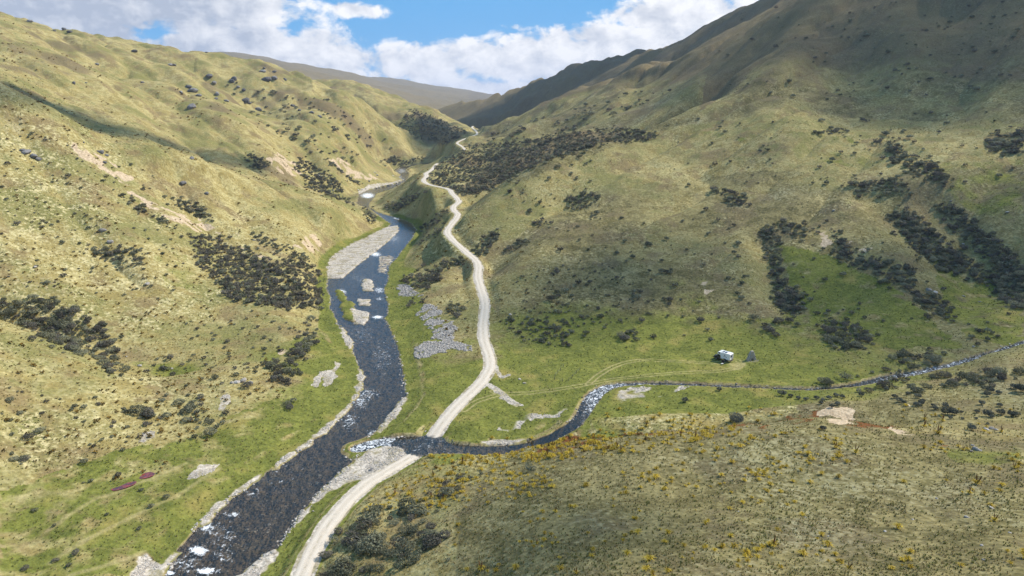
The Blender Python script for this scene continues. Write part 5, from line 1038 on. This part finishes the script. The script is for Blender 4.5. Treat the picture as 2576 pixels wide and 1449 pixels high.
rocks([(2330,940,60),(2145,1010,44),(1740,1025,30),(1920,868,30),(2275,1330,44),(1530,1115,30),(2470,1125,30),(2260,1220,34),(935,1010,28),(1105,1150,22),(430,965,22)], *oBR, .3351, 's', LIGHT, 'rock_outcrop', 'flat pale rock showing through the near turf', 'flat rocks in the near turf', base_w=.9, sink=.02)
rocks([(1705,170,40)], *oBR, .3351, 's', BOULDERS, 'rock_outcrop', 'white rock among the grey terrace shrubs', 'white terrace rock')
rocks([(300,500,40),(340,520,44),(280,470,30),(1190,1090,30),(1080,1140,30),(700,990,30)], *o2, .3351, 's', LIGHT, 'rock_outcrop', 'pale crag above the far part of the road', 'crags above the far road') if False else None
rocks([(900,640,60),(960,625,60),(1020,620,50),(1200,600,50),(1250,585,60),(1310,570,60),(1400,560,70),(1470,545,60),(1540,525,60),(1600,500,60),(1650,460,44),(1480,390,40)], 766.7, 383.3, .1499, 'p', BOULDERS, 'boulder', 'white boulder lining the far left bank of the river', 'boulders along the far left bank')
rocks([(1210,385,60),(1080,480,60),(1170,330,44),(230,390,60),(450,540,50),(480,650,50)], 766.7, 383.3, .1499, 's', LIGHT, 'rock_outcrop', 'pale crag on the scrubby far left bank', 'crags on the far left bank')
rocks([(1380,1440,30),(1345,1410,34),(1275,925,28)], *o5, .3351, 'p', BOULDERS, 'boulder', 'white stone lying by the rubble patch beside the road junction', 'stones by the junction')

# ------------------------------------------------------------------ small builders
def mesh_from(name, build, mat, parent=None, smooth=False, **props):
    bm = bmesh.new(); build(bm); bmesh.ops.recalc_face_normals(bm, faces=bm.faces)
    me = bpy.data.meshes.new(name); bm.to_mesh(me); bm.free()
    if smooth: me.polygons.foreach_set('use_smooth', np.ones(len(me.polygons), bool))
    return link(name, me, mat, parent, **props)
def box(bm, c, d, rz_=0.0, bevel=0.0):
    r = bmesh.ops.create_cube(bm, size=1.0, matrix=Matrix.Translation(c) @ Matrix.Rotation(rz_, 4, 'Z') @ Matrix.Diagonal((*d, 1)))
    if bevel: bmesh.ops.bevel(bm, geom=list({e for v in r['verts'] for e in v.link_edges}), offset=bevel, segments=2, affect='EDGES', profile=.6)
def prism(bm, outline, y0, y1, bevel=0.0):
    """outline in the x-z plane, pushed out along y"""
    a = [bm.verts.new((x, y0, z)) for x, z in outline]; b = [bm.verts.new((x, y1, z)) for x, z in outline]; n = len(a)
    bm.faces.new(a); bm.faces.new(b[::-1])
    for i in range(n): bm.faces.new((a[i], b[i], b[(i+1) % n], a[(i+1) % n]))
    if bevel: bmesh.ops.bevel(bm, geom=list({e for v in a + b for e in v.link_edges}), offset=bevel, segments=2, affect='EDGES', profile=.6)
def cyl(bm, c, r, h, axis='Z', seg=20, r2=None):
    m = Matrix.Translation(c) @ {'Z': Matrix(), 'Y': Matrix.Rotation(R(90), 4, 'X'), 'X': Matrix.Rotation(R(90), 4, 'Y')}[axis]
    bmesh.ops.create_cone(bm, cap_ends=True, segments=seg, radius1=r, radius2=r if r2 is None else r2, depth=h, matrix=m)
def empty(name, loc, rz_=0.0, **props):
    o = bpy.data.objects.new(name, None); col.objects.link(o); o.location = loc; o.rotation_euler = (0, 0, rz_)
    for k, v in props.items(): o[k] = v
    return o

# ------------------------------------------------------------------ the camper (x forward, y to its left)
def build_camper():
    x, y, z = (float(v[0]) for v in sight(1819, 906)); z = float(ground(x, y))
    t = empty('camper', (x, y, z - .02), R(135), category='camper', label='white truck camper with dark cab parked on the grass flat by the chimney')
    white = simple('camper_white', (0.80, 0.80, 0.79), .35, .5, 0, .03, 2.0); dark = simple('cab_grey', (0.055, 0.058, 0.065), .3, .5, .2); black = simple('black_trim', (0.015, 0.015, 0.017), .5, .3)
    glass = simple('dark_glass', (0.02, 0.025, 0.03), .06, .6); rubber = simple('tyre_rubber', (0.02, 0.02, 0.02), .85, .2); steel = simple('wheel_steel', (0.35, 0.35, 0.36), .35, .5, .8); red = simple('red_lens', (0.45, 0.02, 0.015), .2, .5); grey = simple('grey_panel', (0.30, 0.31, 0.33), .4, .4); clear = simple('lamp_lens', (0.75, 0.76, 0.74), .12, .6)
    body = mesh_from('living_box', lambda bm: prism(bm, [(-2.75,.85),(-2.75,2.72),(-2.62,2.85),(1.25,2.85),(1.55,2.62),(1.42,2.02),(.35,1.95),(.30,.85),(-.55,.85),(-.75,1.12),(-1.35,1.12),(-1.55,.85)], -1.05, 1.05, .05), white, t)
    mesh_from('rear_bumper', lambda bm: box(bm, (-2.80, 0, .62), (.16, 1.95, .2), 0, .03), black, t)
    mesh_from('roof_hatch', lambda bm: box(bm, (.75, -.15, 2.94), (.62, .62, .2), 0, .05), white, body); mesh_from('roof_rail', lambda bm: box(bm, (-.6, -.98, 2.90), (3.2, .04, .06)), white, body)
    for k in (-.95, -.1): mesh_from('solar_panel', lambda bm: box(bm, (k, .12, 2.885), (.62, 1.25, .04)), glass, body)
    def window(c, d): 
        w = mesh_from('window', lambda bm: box(bm, c, (d[0] + .1, d[1] + (.0 if d[1] < .1 else .1), d[2] + .1), 0, .015), black, t)
        mesh_from('pane', lambda bm: box(bm, (c[0] - (.02 if d[0] < .1 else 0), c[1] + (.02 if d[1] < .1 else 0), c[2]), d, 0, .01), glass, w)
    window((.95, 1.055, 2.45), (.42, .04, .26)); window((-2.755, .35, 2.1), (.04, .5, .55)); window((-1.7, -1.055, 2.15), (.8, .04, .42))
    door = mesh_from('rear_door', lambda bm: box(bm, (-2.762, -.42, 1.72), (.045, .74, 1.7), 0, .02), grey, t); mesh_from('door_handle', lambda bm: box(bm, (-2.80, -.12, 1.62), (.04, .05, .14)), black, door)
    def decal(bm):
        for pts in ([(-1.05,2.05),(-.75,2.0),(-.62,2.32),(-.9,2.22),(-1.15,2.42)], [(-1.75,1.52),(-1.2,1.66),(-.45,1.60),(-.5,1.68),(-1.15,1.78),(-1.8,1.62)]):
            bm.faces.new([bm.verts.new((a, 1.056, b)) for a, b in pts])
    mesh_from('side_graphic', decal, black, body)
    cab = mesh_from('cab', lambda bm: prism(bm, [(.34,.55),(.34,1.9),(1.35,1.9),(1.85,1.32),(2.75,1.16),(2.88,.95),(2.88,.52)], -.86, .86, .06), dark, t)
    mesh_from('windscreen', lambda bm: bm.faces.new([bm.verts.new(p) for p in [(1.42,-.74,1.86),(1.42,.74,1.86),(1.84,.78,1.37),(1.84,-.78,1.37)]]), glass, cab)
    for sy in (-1, 1):
        d_ = mesh_from('cab_door', lambda bm: prism(bm, [(.45,.6),(.45,1.25),(1.62,1.25),(1.62,.6)], sy * .862, sy * .885), dark, t); mesh_from('handle', lambda bm: box(bm, (.62, sy * .90, 1.13), (.16, .03, .04)), black, d_)
        mesh_from('side_window', lambda bm: bm.faces.new([bm.verts.new((a, sy * .868, b)) for a, b in [(.5,1.32),(.5,1.8),(1.3,1.8),(1.66,1.36)]]), glass, cab)
        mesh_from('mirror', lambda bm: box(bm, (1.6, sy * 1.02, 1.42), (.1, .2, .26), 0, .03), black, t)
        mesh_from('headlight', lambda bm: box(bm, (2.87, sy * .66, .9), (.06, .3, .18), 0, .02), clear, t); mesh_from('tail_light', lambda bm: box(bm, (-2.77, sy * .92, .98), (.05, .12, .26), 0, .01), red, t)
        for wx in (1.95, -1.05):
            w = mesh_from('wheel', lambda bm: cyl(bm, (wx, sy * .80, .40), .40, .26, 'Y', 28), rubber, t)
            mesh_from('rim', lambda bm: cyl(bm, (wx, sy * .925, .40), .23, .03, 'Y', 20), steel, w)
        mesh_from('wheel_arch', lambda bm: prism(bm, [(1.42,.55),(1.5,.86),(1.75,.98),(2.15,.98),(2.4,.86),(2.48,.55)], sy * .862, sy * .94), black, t)
    mesh_from('front_bumper', lambda bm: box(bm, (2.93, 0, .58), (.14, 1.7, .24), 0, .04), black, t); mesh_from('grille', lambda bm: box(bm, (2.89, 0, .9), (.03, .9, .2), 0, .01), black, t)
    mesh_from('chassis', lambda bm: box(bm, (-.1, 0, .68), (5.2, 1.1, .22)), black, t)
    mesh_from('awning_strut', lambda bm: cyl(bm, (.42, 1.12, 1.35), .03, 1.3, 'Z', 8), white, t)
build_camper()

# ------------------------------------------------------------------ person on a camp chair, and a low table
def build_person():
    x, y, z = (float(v[0]) for v in sight(1818, 914)); z = float(ground(x, y))
    verts = []; edges = []; rad = []
    def v(p, r): verts.append(p); rad.append(r); return len(verts) - 1
    def chain(a, pts):
        for p, r in pts:
            b = v(p, r); edges.append((a, b)); a = b
        return a
    pel = v((0, 0, .50), .145); ch = chain(pel, [((-.02, 0, .66), .13), ((-.05, 0, .84), .155), ((-.06, 0, .97), .12)]); neck = chain(ch, [((-.05, 0, 1.06), .055), ((-.03, 0, 1.13), .085), ((-.02, 0, 1.23), .095), ((-.02, 0, 1.29), .06)])
    for s in (-1, 1):
        foot = chain(pel, [((.05, s * .10, .50), .105), ((.24, s * .13, .51), .085), ((.43, s * .14, .50), .065), ((.46, s * .14, .28), .055), ((.46, s * .14, .08), .042), ((.60, s * .15, .05), .04)])
        w = chain(ch, [((-.06, s * .19, .95), .07), ((-.04, s * .25, .76), .05), ((.06, s * .24, .66), .042), ((.24, s * .18, .60), .030), ((.30, s * .16, .59), .03)])
        for i, (dy, ln) in enumerate(((-.034, .07), (-.012, .08), (.012, .076), (.034, .06))): chain(w, [((.34, s * .16 + dy, .59), .009), ((.34 + ln, s * .16 + dy, .565), .008)])
        chain(w, [((.32, s * .16 - s * .05, .60), .010), ((.36, s * .16 - s * .065, .59), .009)])
    me = bpy.data.meshes.new('person'); me.from_pydata(verts, edges, []); o = link('person', me, simple('dark_clothes', (0.045, 0.042, 0.05), .9, .1, 0, .2, 3))
    o['category'] = 'person'; o['label'] = 'person in dark clothing sitting on a low chair beside the white camper'
    sk = o.modifiers.new('skin', 'SKIN'); lay = me.skin_vertices[0] if me.skin_vertices else None
    if lay is None:
        bm = bmesh.new(); bm.from_mesh(me); bm.verts.layers.skin.verify(); bm.to_mesh(me); bm.free(); lay = me.skin_vertices[0]
    for i, r_ in enumerate(rad): lay.data[i].radius = (r_, r_)
    lay.data[0].use_root = True
    sb = o.modifiers.new('sub', 'SUBSURF'); sb.levels = 1; sb.render_levels = 2
    o.location = (x, y, z); o.rotation_euler = (0, 0, R(-60))
    h = mesh_from('hair', lambda bm: bmesh.ops.create_icosphere(bm, subdivisions=2, radius=.102, matrix=Matrix.Translation((-.04, 0, 1.235)) @ Matrix.Diagonal((1, .95, .92, 1))), simple('brown_hair', (0.05, 0.03, 0.02), .8), o)
    c = empty('camp_chair', (x, y, z), R(-60), category='chair', label='low folding chair under the person by the camper')
    fab = simple('chair_fabric', (0.30, 0.08, 0.08), .9, .1); tube = simple('chair_tube', (0.25, 0.25, 0.26), .4, .5, .6)
    mesh_from('seat', lambda bm: box(bm, (.08, 0, .345), (.46, .48, .03), 0, .01), fab, c); mesh_from('backrest', lambda bm: box(bm, (-.235, 0, .66), (.03, .48, .5), 0, .01), fab, c)
    for a in (-.16, .30):
        for b in (-.25, .25): mesh_from('leg', lambda bm: cyl(bm, (a, b, .17), .014, .36, 'Z', 8), tube, c)
    tx, ty, tz = (float(q[0]) for q in sight(1816.5, 918)); tz = float(ground(tx, ty))
    t = empty('camp_table', (tx, ty, tz), .4, category='table', label='small pale folding table on the grass in front of the camper'); mesh_from('table_top', lambda bm: box(bm, (0, 0, .45), (.8, .55, .03), 0, .008), simple('table_pale', (0.55, 0.54, 0.52), .6), t)
    for a in (-.35, .35):
        for b in (-.22, .22): mesh_from('leg', lambda bm: cyl(bm, (a, b, .22), .014, .44, 'Z', 8), tube, t)
build_person()

# ------------------------------------------------------------------ ruined stone chimney
def build_chimney():
    x, y, z = (float(v[0]) for v in sight(1890, 905)); z = float(ground(x, y))
    t = empty('stone_chimney', (x, y, z - .05), R(8), category='ruin', label='ruined grey stone chimney with a dark hearth opening right of the camper')
    r = np.random.default_rng(9); st = rock_material('chimney_stone', (0.38, 0.335, 0.285), (0.62, 0.555, 0.48))
    def course_stones(bm, front):
        zc_ = 0.0
        while zc_ < 2.85:
            h = r.uniform(.13, .2); f = zc_ / 2.85; hw = 1.28 * (1 - f) ** 1.0 * .72 + .42; dp = .95 - .35 * f
            if zc_ > 2.45: hw *= r.uniform(.75, 1.0)
            xx = -hw
            while xx < hw - .08:
                w = min(r.uniform(.2, .46), hw - xx + .04); cx = xx + w / 2
                for side in ((-1,) if front else (0, 1)):
                    if side == -1 and abs(cx) < .42 and zc_ < .82 - abs(cx) * .5: continue
                    yy = side * dp / 2 + r.uniform(-.035, .035)
                    box(bm, (cx, yy, zc_ + h / 2), (w * .94, dp / 2.0 * .98, h * .93), r.uniform(-.05, .05), .02)
                xx += w
            zc_ += h
    mesh_from('front_masonry', lambda bm: course_stones(bm, True), st, t); mesh_from('back_masonry', lambda bm: course_stones(bm, False), st, t)
    mesh_from('lintel', lambda bm: box(bm, (0, -.52, .86), (1.15, .3, .16), .03, .03), st, t)
    mesh_from('hearth', lambda bm: box(bm, (0, -.12, .42), (.9, .04, .84)), simple('hearth_black', (0.012, 0.011, 0.010), .95, .05), t)  # near-black panel stands in for the dark of the recess
    o = [(-1.6,-.9),(-1.2,-1.4),(-.5,-1.6),(.3,-1.7),(.9,-1.3),(1.5,-1.1),(1.9,-.6),(1.4,.3),(-1.4,.2)]
    for i, (a, b) in enumerate(o):
        k = link('fallen_stone', LIGHT[i % 4], category='rock', label='stone fallen in front of the ruined chimney', group='stones fallen from the chimney'); k.location = (x + a, y + b, float(ground(x + a, y + b)) + .05); k.scale = (.26, .2, .18); k.rotation_euler = (0, 0, i)
build_chimney()

# ------------------------------------------------------------------ posts and the old wire yard
wood = simple('weathered_wood', (0.14, 0.12, 0.10), .9, .1, 0, .25, 5); wire = simple('old_wire', (0.28, 0.30, 0.34), .6, .4, .5)
x, y, z = (float(v[0]) for v in sight(1221, 990))
mesh_from('marker_post', lambda bm: (box(bm, (0, 0, .45), (.14, .14, 1.1), 0, .02), box(bm, (0, 0, 1.01), (.18, .18, .05), 0, .01)), simple('post_dark', (0.05, 0.05, 0.05), .8), category='post', label='short dark marker post on the grass inside the road junction').location = (x, y, z)
def fence(pts, label):
    a = np.array(pts, float); X, Yv, Zv = sight(a[:, 0], a[:, 1]); P = np.stack([X, Yv], 1); L = np.concatenate([[0], np.cumsum(np.hypot(*np.diff(P, axis=0).T))]); n = max(3, int(L[-1] / 2.2)); q = np.linspace(0, L[-1], n)
    C = np.stack([np.interp(q, L, P[:, k]) for k in range(2)], 1); gz_ = ground(C[:, 0], C[:, 1]); t = empty('wire_fence', (C[0, 0], C[0, 1], gz_[0]), category='fence', label=label); B = Vector((C[0, 0], C[0, 1], gz_[0]))
    for (cx_, cy_), gz1 in zip(C, gz_): mesh_from('fence_post', lambda bm: box(bm, Vector((cx_, cy_, gz1 + .45)) - B, (.12, .12, 1.1), .2, .02), wood, t)
    for hh in (.35, .65, .95):
        def w(bm):
            vs = [[bm.verts.new(Vector((cx_, cy_, g_ + hh + d)) - B) for d in (-.012, .012)] for (cx_, cy_), g_ in zip(C, gz_)]
            for i in range(len(vs) - 1): bm.faces.new((vs[i][0], vs[i+1][0], vs[i+1][1], vs[i][1]))
        mesh_from('wire', w, wire, t)
fence([(1417,924),(1394,950),(1395,956),(1415,960)], 'hooked line of old fence posts on the flat left of the camper'); fence([(1459,931),(1431,958)], 'short straight line of old fence posts nearer the stream bend')

# ------------------------------------------------------------------ clouds overhead whose shade lies on the hills
def cloud(spots, rad, alpha, seed, alt, label):
    r = np.random.default_rng(seed); a = np.array(spots, float); x, y, z = sight(a[:, 0], a[:, 1]); k = ~np.isnan(y); x, y, z = x[k], y[k], z[k]
    bm = bmesh.new()
    for i in range(len(x)):
        for j in range(3):
            rr = rad * r.uniform(.6, 1.15); h = alt + r.uniform(0, 60) - z[i]; px, py = x[i] + r.normal(0, rad * .45), y[i] + r.normal(0, rad * .45)
            c = Vector((px, py, z[i])) + SUN_DIR * (h / SUN_DIR.z)
            bmesh.ops.create_icosphere(bm, subdivisions=2, radius=rr, matrix=Matrix.Translation(c) @ Matrix.Diagonal((1, 1, .55, 1)))
    for v in bm.verts: v.co += Vector((r.normal(), r.normal(), r.normal())) * rad * .06
    me = bpy.data.meshes.new('cloud'); bm.to_mesh(me); bm.free(); me.polygons.foreach_set('use_smooth', np.ones(len(me.polygons), bool))
    m, nt, p = material('cloud_vapour'); df = nt.new('BsdfDiffuse'); df.inputs[0].default_value = (.9, .9, .92, 1); tl = nt.new('BsdfTranslucent'); tl.inputs[0].default_value = (.9, .9, .92, 1); a1 = nt.new('MixShader'); nt.l.new(df.outputs[0], a1.inputs[1]); nt.l.new(tl.outputs[0], a1.inputs[2])
    tp = nt.new('BsdfTransparent'); mx = nt.new('MixShader'); mx.inputs[0].default_value = alpha; nt.l.new(tp.outputs[0], mx.inputs[1]); nt.l.new(a1.outputs[0], mx.inputs[2]); nt.l.new(mx.outputs[0], m.node_tree.nodes['Material Output'].inputs[0])
    o = link('cloud', me, m, kind='stuff'); o['label'] = label
CLOUD_ALT = 1150
cloud([(1850,150),(1950,80),(2050,190),(2150,120),(2250,190),(2350,100),(2450,190),(2550,120),(2400,30),(2200,40),(2050,40),(2570,230),(2300,250)], 42, .105, 1, CLOUD_ALT, 'broken cloud shading the upper right hill')
cloud([(20,222),(120,262),(220,302),(320,336),(420,364),(520,388),(620,412),(60,228),(180,282)], 21, .30, 2, CLOUD_ALT, 'small cloud shading the left gully')
cloud([(1210,290),(1280,262),(1360,225),(1450,190),(1550,165),(1650,140),(1740,118),(1400,235)], 100, .34, 3, CLOUD_ALT, 'cloud shading the far dark spur')
cloud([(1060,305),(1110,322),(1150,335),(1090,345)], 34, .34, 4, CLOUD_ALT, 'small cloud shading the end of the far left spur')
cloud([(1500,650),(1650,600),(1800,650),(1950,700),(2100,650),(2250,700),(2400,650),(1600,760),(2200,820),(2400,800),(1400,750),(2500,720)], 30, .085, 5, CLOUD_ALT, 'thin cloud veiling the lower right face')

cloud([(1300,1300),(1400,1260),(1400,1350),(1500,1300),(1550,1380),(1450,1420),(1620,1290),(1700,1360),(1350,1420),(1250,1380)], 12, .045, 6, CLOUD_ALT, 'unseen wisp of cloud added to dim the left part of the near hill')  # extra cloud put overhead only to darken this slope

# ------------------------------------------------------------------ haze
hz_top = max(float(H.max()), CAM_H) + 15
bm = bmesh.new(); x0, x1, y0, y1, z0 = -15500, 15500, -400, 13500, float(H.min()) - 2.0
bmesh.ops.create_cube(bm, size=1.0, matrix=Matrix.Translation(((x0 + x1) / 2, (y0 + y1) / 2, (z0 + hz_top) / 2)) @ Matrix.Diagonal((x1 - x0, y1 - y0, hz_top - z0, 1)))
hme = bpy.data.meshes.new('haze'); bm.to_mesh(hme); bm.free()
hm = bpy.data.materials.new('haze_air'); hm.use_nodes = True; hn = hm.node_tree; hn.nodes.remove(hn.nodes['Principled BSDF'])
pv = hn.nodes.new('ShaderNodeVolumePrincipled'); pv.inputs['Color'].default_value = (0.66, 0.76, 1.0, 1); pv.inputs['Density'].default_value = 0.000062; pv.inputs['Anisotropy'].default_value = 0.2
hn.links.new(pv.outputs[0], hn.nodes['Material Output'].inputs['Volume'])
link('haze', hme, hm, kind='stuff')
print('highest ground', H.max(), 'haze top', hz_top)
